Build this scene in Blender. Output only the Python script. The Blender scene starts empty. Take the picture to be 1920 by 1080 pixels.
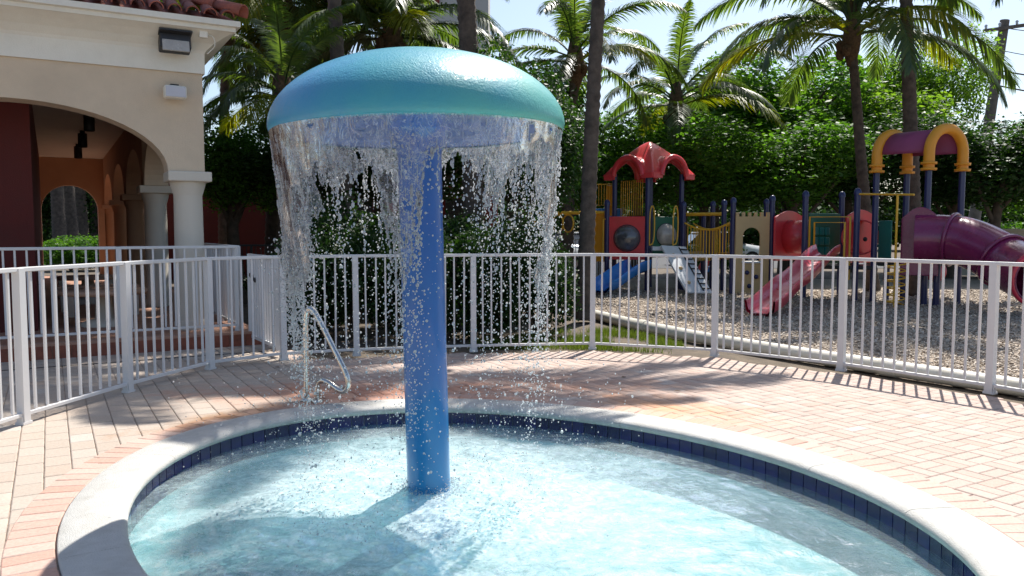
import bpy, bmesh, math, random
import numpy as np
from mathutils import Vector, Matrix, noise
random.seed(7); rng = np.random.default_rng(7)
R = math.radians
sc = bpy.context.scene
COL = sc.collection

# ------------------------------------------------------------------ camera, sky, sun, exposure
FPX, EYE = 1500.0, 1.5
PITCH = math.atan(107 / FPX)
cam = bpy.data.cameras.new('camera'); cam.sensor_width = 36; cam.lens = 36 * FPX / 1920
cam.clip_start = 0.05; cam.clip_end = 2000
camo = bpy.data.objects.new('camera', cam); COL.objects.link(camo)
camo.location = (0, 0, EYE); camo.rotation_euler = (math.pi / 2 - PITCH, 0, 0)
sc.camera = camo
SUN_EL, SUN_AZ = R(56), R(25.8)            # azimuth from +Y towards +X
w = bpy.data.worlds.new('World'); sc.world = w; w.use_nodes = True
wn = w.node_tree; wn.nodes.clear()
sky = wn.nodes.new('ShaderNodeTexSky'); sky.sky_type = 'NISHITA'; sky.sun_disc = False
sky.sun_elevation = SUN_EL; sky.sun_rotation = SUN_AZ; sky.air_density = 1.0; sky.dust_density = 1.6; sky.ozone_density = 1.5
bg = wn.nodes.new('ShaderNodeBackground'); bg.inputs['Strength'].default_value = 0.10
wo = wn.nodes.new('ShaderNodeOutputWorld')
wn.links.new(sky.outputs[0], bg.inputs[0]); wn.links.new(bg.outputs[0], wo.inputs[0])
sl = bpy.data.lights.new('sun', 'SUN'); sl.energy = 4.6; sl.angle = R(0.53); sl.color = (1, .955, .89)
so = bpy.data.objects.new('sun', sl); COL.objects.link(so)
SD = Vector((math.sin(SUN_AZ) * math.cos(SUN_EL), math.cos(SUN_AZ) * math.cos(SUN_EL), math.sin(SUN_EL)))
so.rotation_euler = SD.to_track_quat('Z', 'Y').to_euler()
so.location = (8, 20, 30)
vs = sc.view_settings; vs.view_transform = 'Standard'; vs.look = 'None'; vs.gamma = 1; vs.exposure = 0.78
cy = sc.cycles; cy.use_denoising = True; cy.max_bounces = 8; cy.transparent_max_bounces = 24
cy.transmission_bounces = 6; cy.glossy_bounces = 4; cy.diffuse_bounces = 4; cy.caustics_reflective = False; cy.caustics_refractive = False
cy.sample_clamp_indirect = 6

def P(px, py, Y):
    """world point at depth Y (metres along +Y) seen at that pixel of the 1920x1080 photograph"""
    u = (px - 960) / FPX; v = (540 - py) / FPX
    d = Vector((u, math.cos(PITCH) + v * math.sin(PITCH), -math.sin(PITCH) + v * math.cos(PITCH)))
    return Vector((0, 0, EYE)) + d * (Y / d.y)
def XZ(px, py, Y):
    p = P(px, py, Y); return p.x, p.z

# ------------------------------------------------------------------ materials
MAT = {}
def nodes(name):
    m = bpy.data.materials.new(name); m.use_nodes = True; nt = m.node_tree; nt.nodes.clear()
    o = nt.nodes.new('ShaderNodeOutputMaterial'); MAT[name] = m
    def N(t, **k):
        n = nt.nodes.new('ShaderNode' + t)
        for a, b in k.items():
            if a in ('operation', 'blend_type', 'data_type', 'feature', 'noise_dimensions', 'distance', 'interpolation_type', 'musgrave_type'): setattr(n, a, b)
            else: n.inputs[a.replace('_', ' ')].default_value = b
        return n
    def L(a, b): nt.links.new(a, b)
    return m, nt, o, N, L
def sock(n, v):
    return n.outputs[v]
def rgb(c): return (c[0], c[1], c[2], 1)
def ramp(N, stops):
    r = N('ValToRGB'); e = r.color_ramp.elements
    while len(e) < len(stops): e.new(0.5)
    for k, (p, c) in enumerate(stops):
        e[k].position = p; e[k].color = rgb(c) if len(c) == 3 else c
    return r
def mixc(N, L, fac, a, b, bt='MIX'):
    n = N('Mix', data_type='RGBA', blend_type=bt)
    for s, v in ((n.inputs[0], fac), (n.inputs[6], a), (n.inputs[7], b)):
        if hasattr(v, 'links'): L(v, s)
        elif isinstance(v, (tuple, list)): s.default_value = rgb(v)
        else: s.default_value = v
    return n.outputs[2]
def math_(N, L, op, a, b=0.0, clamp=False):
    n = N('Math', operation=op); n.use_clamp = clamp
    for s, v in ((n.inputs[0], a), (n.inputs[1], b)):
        if hasattr(v, 'links'): L(v, s)
        else: s.default_value = v
    return n.outputs[0]
def pm(name, col, rough=.5, metal=0, var=.15, scale=3., bump=0., bscale=60., spec=.5, dirt=None, dscale=1.5, coat=0, world=False, trans=0, rnd=0.):
    m, nt, o, N, L = nodes(name)
    b = N('BsdfPrincipled', Roughness=rough, Metallic=metal)
    b.inputs['Specular IOR Level'].default_value = spec; b.inputs['Coat Weight'].default_value = coat
    if world: co = N('NewGeometry').outputs['Position']
    else: co = N('TexCoord').outputs['Object']
    n1 = N('TexNoise', Scale=scale, Detail=6., Roughness=.6); L(co, n1.inputs['Vector'])
    r1 = ramp(N, [(.3, [max(0, c * (1 - var)) for c in col]), (.7, [min(1, c * (1 + var)) for c in col])])
    L(n1.outputs['Fac'], r1.inputs[0]); c = r1.outputs[0]
    if dirt:
        n2 = N('TexNoise', Scale=dscale, Detail=8., Roughness=.7); L(co, n2.inputs['Vector'])
        r2 = ramp(N, [(.45, (0, 0, 0)), (.75, (1, 1, 1))]); L(n2.outputs['Fac'], r2.inputs[0])
        f = math_(N, L, 'MULTIPLY', r2.outputs[0], dirt[1]); c = mixc(N, L, f, c, dirt[0])
    if rnd:
        oi = N('ObjectInfo'); v = math_(N, L, 'MULTIPLY_ADD', oi.outputs['Random'], rnd); v.node.inputs[2].default_value = 1 - rnd / 2
        h = N('HueSaturation'); L(v, h.inputs['Value']); L(c, h.inputs['Color']); c = h.outputs[0]
    L(c, b.inputs['Base Color'])
    rr = math_(N, L, 'MULTIPLY_ADD', n1.outputs['Fac'], .2); rr.node.inputs[2].default_value = rough - .1; L(rr, b.inputs['Roughness'])
    if bump:
        n3 = N('TexNoise', Scale=bscale, Detail=4., Roughness=.6); L(co, n3.inputs['Vector'])
        bu = N('Bump', Strength=min(1, bump), Distance=.01); L(n3.outputs['Fac'], bu.inputs['Height']); L(bu.outputs[0], b.inputs['Normal'])
    L(b.outputs[0], o.inputs[0]); return m
def leafmat(name, dark, light, yellow=None, gloss=.25, trans=.45, tcol=None, rough=.5):
    m, nt, o, N, L = nodes(name)
    g = N('NewGeometry'); oi = N('ObjectInfo')
    s = math_(N, L, 'FRACT', math_(N, L, 'ADD', g.outputs['Random Per Island'], oi.outputs['Random']))
    nz = N('TexNoise', Scale=.8, Detail=3.); L(g.outputs['Position'], nz.inputs['Vector'])
    v = math_(N, L, 'ADD', math_(N, L, 'MULTIPLY', s, .55), math_(N, L, 'MULTIPLY', nz.outputs['Fac'], .5))
    st = [(.15, dark), (.75, light)]
    if yellow: st.append((.98, yellow))
    r = ramp(N, st); L(v, r.inputs[0])
    d = N('BsdfPrincipled', Roughness=rough); d.inputs['Specular IOR Level'].default_value = gloss * .8
    L(r.outputs[0], d.inputs['Base Color'])
    t = N('BsdfTranslucent'); tc = mixc(N, L, 1.0, r.outputs[0], tcol or (1.9, 2.0, .6), 'MULTIPLY'); L(tc, t.inputs[0])
    ms = N('MixShader'); ms.inputs[0].default_value = trans
    L(d.outputs[0], ms.inputs[1]); L(t.outputs[0], ms.inputs[2]); L(ms.outputs[0], o.inputs[0]); return m

def paver_material():
    m, nt, o, N, L = nodes('paver')
    g = N('NewGeometry'); oi = N('ObjectInfo'); pos = g.outputs['Position']
    s = math_(N, L, 'FRACT', math_(N, L, 'ADD', g.outputs['Random Per Island'], oi.outputs['Random']))
    s2 = math_(N, L, 'FRACT', math_(N, L, 'MULTIPLY', s, 17.3))
    r = ramp(N, [(0, (.435, .325, .272)), (.35, (.455, .355, .300)), (.7, (.475, .38, .325)), (.93, (.445, .31, .25)), (1, (.51, .45, .40))]); L(s, r.inputs[0]); c = r.outputs[0]
    nf = N('TexNoise', Scale=55., Detail=5., Roughness=.7); L(pos, nf.inputs['Vector'])
    rf = ramp(N, [(.3, (.82, .82, .82)), (.7, (1.12, 1.12, 1.12))]); L(nf.outputs['Fac'], rf.inputs[0])
    c = mixc(N, L, 1.0, c, rf.outputs[0], 'MULTIPLY')
    nb = N('TexNoise', Scale=.9, Detail=6., Roughness=.65); L(pos, nb.inputs['Vector'])
    rb = ramp(N, [(.4, (0, 0, 0)), (.75, (1, 1, 1))]); L(nb.outputs['Fac'], rb.inputs[0])
    c = mixc(N, L, math_(N, L, 'MULTIPLY', rb.outputs[0], .35), c, (.40, .30, .235))
    # mineral / rust stains left by the splash water at two places beside the pool
    nw = N('TexNoise', Scale=3.5, Detail=6., Roughness=.7); L(pos, nw.inputs['Vector'])
    for (cx, cyy, rx, ry, ang, col, amt) in ((-1.3, 7.35, 1.9, .75, 0, (.50, .20, .11), .75), (1.35, 6.75, 1.0, .5, -40, (.62, .30, .14), .7), (-2.35, 6.35, .75, .22, 48, (.30, .15, .06), .9), (.4, 7.7, 1.6, .8, 0, (.50, .25, .16), .6)):
        mp = N('Mapping'); mp.vector_type = 'TEXTURE'; mp.inputs['Location'].default_value = (cx, cyy, 0); mp.inputs['Rotation'].default_value = (0, 0, R(ang)); mp.inputs['Scale'].default_value = (rx, ry, 1)
        L(pos, mp.inputs[0]); ln = N('VectorMath', operation='LENGTH'); L(mp.outputs[0], ln.inputs[0])
        f = math_(N, L, 'SUBTRACT', 1.25, ln.outputs['Value']); f = math_(N, L, 'ADD', f, math_(N, L, 'MULTIPLY', math_(N, L, 'SUBTRACT', nw.outputs['Fac'], .55), 2.2))
        f = math_(N, L, 'ADD', f, math_(N, L, 'MULTIPLY', s2, .3)); f = math_(N, L, 'MULTIPLY', math_(N, L, 'SUBTRACT', f, .25, True), amt, True)
        c = mixc(N, L, f, c, col)
    b = N('BsdfPrincipled', Roughness=.75); L(c, b.inputs['Base Color']); b.inputs['Specular IOR Level'].default_value = .35
    bu = N('Bump', Strength=.35, Distance=.004); L(nf.outputs['Fac'], bu.inputs['Height']); L(bu.outputs[0], b.inputs['Normal'])
    L(b.outputs[0], o.inputs[0]); return m

paver_material()
m = MAT['paver'].copy(); m.name = 'border_paver'; MAT['border_paver'] = m
for n in m.node_tree.nodes:
    if n.type == 'VALTORGB' and len(n.color_ramp.elements) == 5:
        for e, c in zip(n.color_ramp.elements, ((.50, .325, .26), (.52, .36, .295), (.53, .395, .33), (.48, .285, .22), (.54, .43, .37))): e.color = rgb(c)
m = MAT['paver'].copy(); m.name = 'grey_paver'; MAT['grey_paver'] = m
for n in m.node_tree.nodes:
    if n.type == 'VALTORGB' and len(n.color_ramp.elements) == 5:
        for e, c in zip(n.color_ramp.elements, ((.40, .335, .275), (.425, .36, .30), (.44, .38, .32), (.41, .325, .26), (.47, .43, .38))): e.color = rgb(c)
pm('joint_sand', (.44, .34, .27), .9, var=.3, scale=40, bump=.4, bscale=200)
pm('coping', (.51, .50, .465), .75, var=.07, scale=14, bump=.7, bscale=140, dirt=((.36, .34, .29), .55), dscale=6, world=True)
pm('tile', (.007, .005, .075), .16, var=.35, scale=6, spec=.4, rnd=.6)
pm('grout', (.34, .36, .44), .8, var=.2)
pm('plaster', (.60, .86, .88), .6, var=.06, scale=5)
pm('soil', (.11, .085, .06), .95, var=.4, scale=6, bump=.6, bscale=40, world=True)
pm('white_fence', (.70, .69, .68), .42, var=.05, scale=6, dirt=((.50, .48, .44), .35), dscale=6, bump=.06, bscale=150)
pm('chrome', (.62, .60, .56), .22, metal=1, var=.2, scale=25, dirt=((.35, .30, .22), .5), dscale=14)
pm('dark_metal', (.03, .03, .032), .5, var=.2)
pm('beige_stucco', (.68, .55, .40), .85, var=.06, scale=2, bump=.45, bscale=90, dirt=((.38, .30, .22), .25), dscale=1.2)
pm('column_stucco', (.68, .62, .52), .8, var=.05, scale=2, bump=.35, bscale=90, dirt=((.45, .40, .33), .2), dscale=2)
pm('white_trim', (.82, .79, .69), .7, var=.04, scale=1.5, bump=.25, bscale=70, dirt=((.50, .46, .38), .3), dscale=1.4)
pm('orange_bounce_stucco', (.47, .27, .165), .85, var=.08, scale=2, bump=.4, bscale=90)  # terracotta wall paint, also standing in for bounced light on the far columns
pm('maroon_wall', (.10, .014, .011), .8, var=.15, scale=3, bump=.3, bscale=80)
pm('red_wall', (.20, .020, .018), .8, var=.12, scale=3, bump=.3, bscale=80)
pm('riser_brick', (.24, .075, .045), .8, var=.3, scale=8, bump=.4)
pm('terracotta_paving', (.40, .22, .15), .8, var=.2, scale=6, bump=.3, world=True)
pm('ceiling_white', (.62, .58, .52), .8, var=.05, scale=3)
pm('roof_tile', (.30, .085, .055), .75, var=.3, scale=7, bump=.5, bscale=50, dirt=((.14, .06, .05), .6), dscale=5, rnd=.5)
pm('grey_plastic', (.56, .56, .60), .45, var=.03)
pm('lens_glass', (.42, .40, .37), .25, var=.1, scale=20, bump=.5, bscale=80)
pm('pvc', (.66, .63, .55), .45, var=.05, scale=3, dirt=((.40, .36, .27), .5), dscale=5, bump=.05)
pm('navy', (.018, .024, .105), .35, var=.1, coat=.3)
pm('play_yellow', (.80, .44, .03), .4, var=.08, coat=.2)
pm('play_orange', (.76, .32, .02), .42, var=.06)
pm('play_red', (.70, .05, .06), .33, var=.08, coat=.2)
pm('slide_red', (.62, .03, .07), .3, var=.1, coat=.3)
pm('play_purple', (.22, .018, .09), .27, var=.1, coat=.4)
pm('roof_purple', (.26, .05, .13), .6, var=.1)
pm('play_green', (.015, .13, .075), .4, var=.1)
pm('play_teal', (.01, .17, .14), .35, var=.1)
pm('play_blue', (.03, .24, .68), .22, var=.1, coat=.4)
pm('play_beige', (.58, .40, .19), .5, var=.06)
pm('play_white', (.66, .68, .70), .4, var=.04)
pm('play_black', (.012, .012, .013), .5, var=.1)
pm('bubble', (.10, .10, .11), .12, var=.5, scale=4, coat=.6)
pm('bubble_pale', (.45, .42, .38), .15, var=.4, scale=3, coat=.6)
pm('palm_trunk', (.082, .062, .048), .9, var=.5, scale=7, bump=1., bscale=26, dirt=((.17, .14, .11), .45), dscale=5)
pm('bark', (.085, .065, .048), .9, var=.4, scale=9, bump=.8, bscale=30)
pm('coconut_fibre', (.10, .062, .032), .95, var=.5, scale=20, bump=.9, bscale=50)
pm('tower_beige', (.52, .49, .45), .8, var=.03, scale=.3)
pm('pole_wood', (.15, .125, .105), .85, var=.3, scale=5, bump=.5)
pm('car_silver', (.55, .58, .62), .25, var=.03, coat=.6)
pm('car_white', (.75, .76, .76), .25, var=.03, coat=.6)
pm('car_red', (.40, .04, .03), .25, var=.03, coat=.6)
pm('car_glass', (.03, .04, .05), .08, var=.1)
pm('rubber', (.015, .015, .016), .8, var=.2)
pm('asphalt', (.055, .055, .056), .9, var=.3, scale=12, world=True)
pm('boundary_wall', (.46, .42, .33), .85, var=.06, scale=2)
pm('mulch', (.34, .28, .22), .95, var=.45, scale=30, bump=1., bscale=60, world=True)
pm('dry_leaf', (.16, .085, .04), .8, var=.4)
pm('table_top', (.50, .30, .20), .7, var=.1, bump=.2)
leafmat('leaf_broad', (.026, .080, .014), (.088, .190, .028), (.15, .25, .035))
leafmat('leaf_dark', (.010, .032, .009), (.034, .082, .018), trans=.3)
leafmat('leaf_shrub_shade', (.007, .022, .007), (.024, .058, .014), trans=.25, gloss=.2)  # deep tree shade over the fence shrubs is put into this darker leaf colour
leafmat('leaf_light', (.06, .13, .022), (.15, .25, .04), (.22, .30, .05), trans=.5)
leafmat('palm_leaf', (.034, .076, .026), (.085, .138, .045), (.15, .165, .045), gloss=1.25, rough=.42, trans=.5, tcol=(2.0, 1.9, .4))
leafmat('palm_leaf_yellow', (.09, .14, .018), (.20, .23, .022), (.32, .27, .03), gloss=.4, trans=.45, tcol=(1.8, 1.6, .3))
leafmat('grass', (.05, .08, .018), (.11, .145, .035), trans=.4)
leafmat('hedge_leaf', (.03, .09, .012), (.085, .19, .022), trans=.45)
def chip_material():
    m, nt, o, N, L = nodes('wood_chip')
    g = N('NewGeometry'); r = ramp(N, [(0, (.19, .145, .108)), (.5, (.42, .35, .28)), (1, (.66, .59, .50))]); L(g.outputs['Random Per Island'], r.inputs[0])
    b = N('BsdfPrincipled', Roughness=.9); L(r.outputs[0], b.inputs['Base Color']); L(b.outputs[0], o.inputs[0])
chip_material()
def dome_material():
    m, nt, o, N, L = nodes('dome_paint'); co = N('TexCoord').outputs['Object']
    n1 = N('TexNoise', Scale=2.2, Detail=5.); L(co, n1.inputs['Vector'])
    sx = N('SeparateXYZ'); L(co, sx.inputs[0])
    f = math_(N, L, 'ADD', math_(N, L, 'MULTIPLY', sx.outputs[0], .55), n1.outputs['Fac'])   # sky-reflection tint put into the paint colour, blue to sea green along x
    r = ramp(N, [(.2, (.055, .27, .46)), (.5, (.06, .33, .42)), (.9, (.10, .40, .36))]); L(f, r.inputs[0])
    n2 = N('TexNoise', Scale=95., Detail=3., Roughness=.55); L(co, n2.inputs['Vector'])
    n3 = N('TexNoise', Scale=28., Detail=2.); L(co, n3.inputs['Vector'])
    h = math_(N, L, 'ADD', n2.outputs['Fac'], math_(N, L, 'MULTIPLY', n3.outputs['Fac'], .8))
    bu = N('Bump', Strength=.38, Distance=.008); L(h, bu.inputs['Height'])
    b = N('BsdfPrincipled', Roughness=.5); b.inputs['Specular IOR Level'].default_value = .2; b.inputs['Coat Weight'].default_value = .5; b.inputs['Coat Roughness'].default_value = .08
    L(r.outputs[0], b.inputs['Base Color']); L(bu.outputs[0], b.inputs['Normal']); L(bu.outputs[0], b.inputs['Coat Normal']); L(b.outputs[0], o.inputs[0])
dome_material()
def blue_material():
    m, nt, o, N, L = nodes('blue_paint'); co = N('TexCoord').outputs['Object']
    n1 = N('TexNoise', Scale=1.8, Detail=6., Roughness=.65); L(co, n1.inputs['Vector'])
    sx = N('SeparateXYZ'); L(co, sx.inputs[0])
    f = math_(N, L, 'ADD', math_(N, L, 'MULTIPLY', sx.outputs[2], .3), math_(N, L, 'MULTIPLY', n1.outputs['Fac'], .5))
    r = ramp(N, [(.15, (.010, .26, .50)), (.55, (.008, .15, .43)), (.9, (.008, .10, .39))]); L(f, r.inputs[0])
    b = N('BsdfPrincipled', Roughness=.3); b.inputs['Coat Weight'].default_value = .4
    n2 = N('TexNoise', Scale=60., Detail=3.); L(co, n2.inputs['Vector'])
    bu = N('Bump', Strength=.12, Distance=.006); L(n2.outputs['Fac'], bu.inputs['Height']); L(bu.outputs[0], b.inputs['Normal'])
    L(r.outputs[0], b.inputs['Base Color']); L(b.outputs[0], o.inputs[0])
blue_material()
MUSH = Vector((-.525, 5.0, 0))
def water_material():
    m, nt, o, N, L = nodes('pool_water'); g = N('NewGeometry'); pos = g.outputs['Position']
    n1 = N('TexNoise', Scale=9., Detail=4., Roughness=.6, Distortion=.6); L(pos, n1.inputs['Vector'])
    n2 = N('TexNoise', Scale=42., Detail=3., Roughness=.6); L(pos, n2.inputs['Vector'])
    h = math_(N, L, 'ADD', n1.outputs['Fac'], math_(N, L, 'MULTIPLY', n2.outputs['Fac'], .22))
    bu = N('Bump', Strength=.28, Distance=.03); L(h, bu.inputs['Height'])
    fr = N('Fresnel', IOR=1.33); L(bu.outputs[0], fr.inputs['Normal'])
    gl = N('BsdfGlossy', Roughness=.05); L(bu.outputs[0], gl.inputs['Normal'])
    # caustic light put into the transmission colour: bright, thin web between darker cells
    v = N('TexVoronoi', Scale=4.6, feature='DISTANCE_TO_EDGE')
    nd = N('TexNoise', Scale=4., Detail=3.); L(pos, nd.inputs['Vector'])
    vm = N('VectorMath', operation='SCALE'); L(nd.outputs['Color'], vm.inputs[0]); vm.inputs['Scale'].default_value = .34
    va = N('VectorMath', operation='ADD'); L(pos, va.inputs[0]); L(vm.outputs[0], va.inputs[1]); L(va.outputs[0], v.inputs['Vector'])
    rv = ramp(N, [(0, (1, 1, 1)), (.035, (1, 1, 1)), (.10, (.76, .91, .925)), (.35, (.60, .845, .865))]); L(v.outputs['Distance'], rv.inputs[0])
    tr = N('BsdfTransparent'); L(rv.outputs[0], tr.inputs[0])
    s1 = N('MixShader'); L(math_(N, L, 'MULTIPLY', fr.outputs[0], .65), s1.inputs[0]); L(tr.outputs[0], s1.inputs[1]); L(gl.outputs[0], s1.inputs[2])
    # froth: air bubbles whipped up where the curtain lands
    mp = N('VectorMath', operation='SUBTRACT'); L(pos, mp.inputs[0]); mp.inputs[1].default_value = (MUSH.x, MUSH.y, 0)
    sc2 = N('VectorMath', operation='MULTIPLY'); L(mp.outputs[0], sc2.inputs[0]); sc2.inputs[1].default_value = (1, 1, 0)
    ln = N('VectorMath', operation='LENGTH'); L(sc2.outputs[0], ln.inputs[0]); rad = ln.outputs['Value']
    n4 = N('TexNoise', Scale=2.6, Detail=8., Roughness=.72, Distortion=1.2); L(pos, n4.inputs['Vector'])
    n5 = N('TexNoise', Scale=26., Detail=6., Roughness=.75, Distortion=.6); L(pos, n5.inputs['Vector'])
    fo = math_(N, L, 'ADD', math_(N, L, 'MULTIPLY', n4.outputs['Fac'], 1.1), math_(N, L, 'MULTIPLY', n5.outputs['Fac'], .9))
    mr = N('MapRange'); L(rad, mr.inputs[0]); mr.inputs[1].default_value = .25; mr.inputs[2].default_value = 2.3; mr.inputs[3].default_value = 1.0; mr.inputs[4].default_value = -.12
    fo = math_(N, L, 'ADD', math_(N, L, 'SUBTRACT', fo, 1.0), mr.outputs[0])
    rg = math_(N, L, 'SUBTRACT', rad, .78); rg = math_(N, L, 'MULTIPLY', math_(N, L, 'MULTIPLY', rg, rg), -9.); rg = math_(N, L, 'MULTIPLY', math_(N, L, 'POWER', 2.718, rg), .32)
    n6 = N('TexNoise', Scale=7., Detail=9., Roughness=.8, Distortion=2.5); L(pos, n6.inputs['Vector'])
    r6 = ramp(N, [(.44, (0, 0, 0)), (.72, (1, 1, 1))]); L(n6.outputs['Fac'], r6.inputs[0])
    fo = math_(N, L, 'ADD', fo, rg); fo = math_(N, L, 'MULTIPLY', fo, 1.0, True)
    fo = math_(N, L, 'MULTIPLY', fo, math_(N, L, 'ADD', math_(N, L, 'MULTIPLY', r6.outputs[0], .75), .45), True)
    fo = math_(N, L, 'MULTIPLY_ADD', fo, .86); fo.node.inputs[2].default_value = .10
    d = N('BsdfDiffuse'); d.inputs[0].default_value = (.76, .87, .88, 1); L(bu.outputs[0], d.inputs['Normal'])
    tl = N('BsdfTranslucent'); tl.inputs[0].default_value = (.62, .86, .89, 1)
    dm = N('MixShader'); dm.inputs[0].default_value = .35; L(d.outputs[0], dm.inputs[1]); L(tl.outputs[0], dm.inputs[2])
    dg = N('MixShader'); dg.inputs[0].default_value = .06; L(dm.outputs[0], dg.inputs[1]); L(gl.outputs[0], dg.inputs[2])
    s2 = N('MixShader'); L(fo, s2.inputs[0]); L(s1.outputs[0], s2.inputs[1]); L(dg.outputs[0], s2.inputs[2])
    L(s2.outputs[0], o.inputs[0])
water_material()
def spray_material(name, dens, rough, tw=.5):
    m, nt, o, N, L = nodes(name); co = N('TexCoord').outputs['Object']
    mp = N('Mapping'); mp.inputs['Scale'].default_value = (1, 1, .55); L(co, mp.inputs[0])
    n1 = N('TexNoise', Scale=15., Detail=5., Roughness=.65, Distortion=1.5); L(mp.outputs[0], n1.inputs['Vector'])
    n2 = N('TexNoise', Scale=46., Detail=6., Roughness=.75, Distortion=1.0); L(mp.outputs[0], n2.inputs['Vector'])
    w1 = math_(N, L, 'ABSOLUTE', math_(N, L, 'SUBTRACT', n1.outputs['Fac'], .5)); w2 = math_(N, L, 'ABSOLUTE', math_(N, L, 'SUBTRACT', n2.outputs['Fac'], .5))
    r = ramp(N, [(0, (.48,) * 3), (.018, (.18,) * 3), (.06, (dens * .5,) * 3), (.2, (dens * .35,) * 3)]); L(w1, r.inputs[0])
    r2 = ramp(N, [(0, (.26,) * 3), (.03, (.07,) * 3), (.1, (0,) * 3)]); L(w2, r2.inputs[0])
    cl = N('TexNoise', Scale=5., Detail=2.); L(co, cl.inputs['Vector'])
    r3 = ramp(N, [(.35, (.0,) * 3), (.75, (dens * 1.3,) * 3)]); L(cl.outputs['Fac'], r3.inputs[0])
    den = math_(N, L, 'ADD', math_(N, L, 'ADD', r.outputs[0], r2.outputs[0]), r3.outputs[0], True)
    bu = N('Bump', Strength=.5, Distance=.02); L(n1.outputs['Fac'], bu.inputs['Height'])
    d = N('BsdfDiffuse'); d.inputs[0].default_value = (.80, .84, .88, 1); L(bu.outputs[0], d.inputs['Normal'])
    tl = N('BsdfTranslucent'); tl.inputs[0].default_value = (.82, .86, .9, 1); L(bu.outputs[0], tl.inputs['Normal'])
    dm = N('MixShader'); dm.inputs[0].default_value = tw; L(d.outputs[0], dm.inputs[1]); L(tl.outputs[0], dm.inputs[2])
    tr = N('BsdfTransparent'); tr.inputs[0].default_value = (.95, .965, .98, 1)
    s1 = N('MixShader'); L(den, s1.inputs[0]); L(tr.outputs[0], s1.inputs[1]); L(dm.outputs[0], s1.inputs[2])
    gl = N('BsdfGlossy', Roughness=rough); L(bu.outputs[0], gl.inputs['Normal'])
    fr = N('Fresnel', IOR=1.33); L(bu.outputs[0], fr.inputs['Normal'])
    s2 = N('MixShader'); L(fr.outputs[0], s2.inputs[0]); L(s1.outputs[0], s2.inputs[1]); L(gl.outputs[0], s2.inputs[2])
    L(s2.outputs[0], o.inputs[0])
spray_material('water_sheet', .075, .06, .6)
def drop_material():
    m, nt, o, N, L = nodes('water_drop')
    g = N('BsdfPrincipled', Roughness=.03, IOR=1.33); g.inputs['Base Color'].default_value = (1, 1, 1, 1); g.inputs['Transmission Weight'].default_value = 1
    d = N('BsdfDiffuse'); d.inputs[0].default_value = (.9, .92, .94, 1); t = N('BsdfTranslucent'); t.inputs[0].default_value = (.9, .92, .94, 1)
    a = N('MixShader'); a.inputs[0].default_value = .6; L(d.outputs[0], a.inputs[1]); L(t.outputs[0], a.inputs[2])
    b = N('MixShader'); b.inputs[0].default_value = .5; L(g.outputs[0], b.inputs[1]); L(a.outputs[0], b.inputs[2]); L(b.outputs[0], o.inputs[0])
drop_material()

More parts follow.
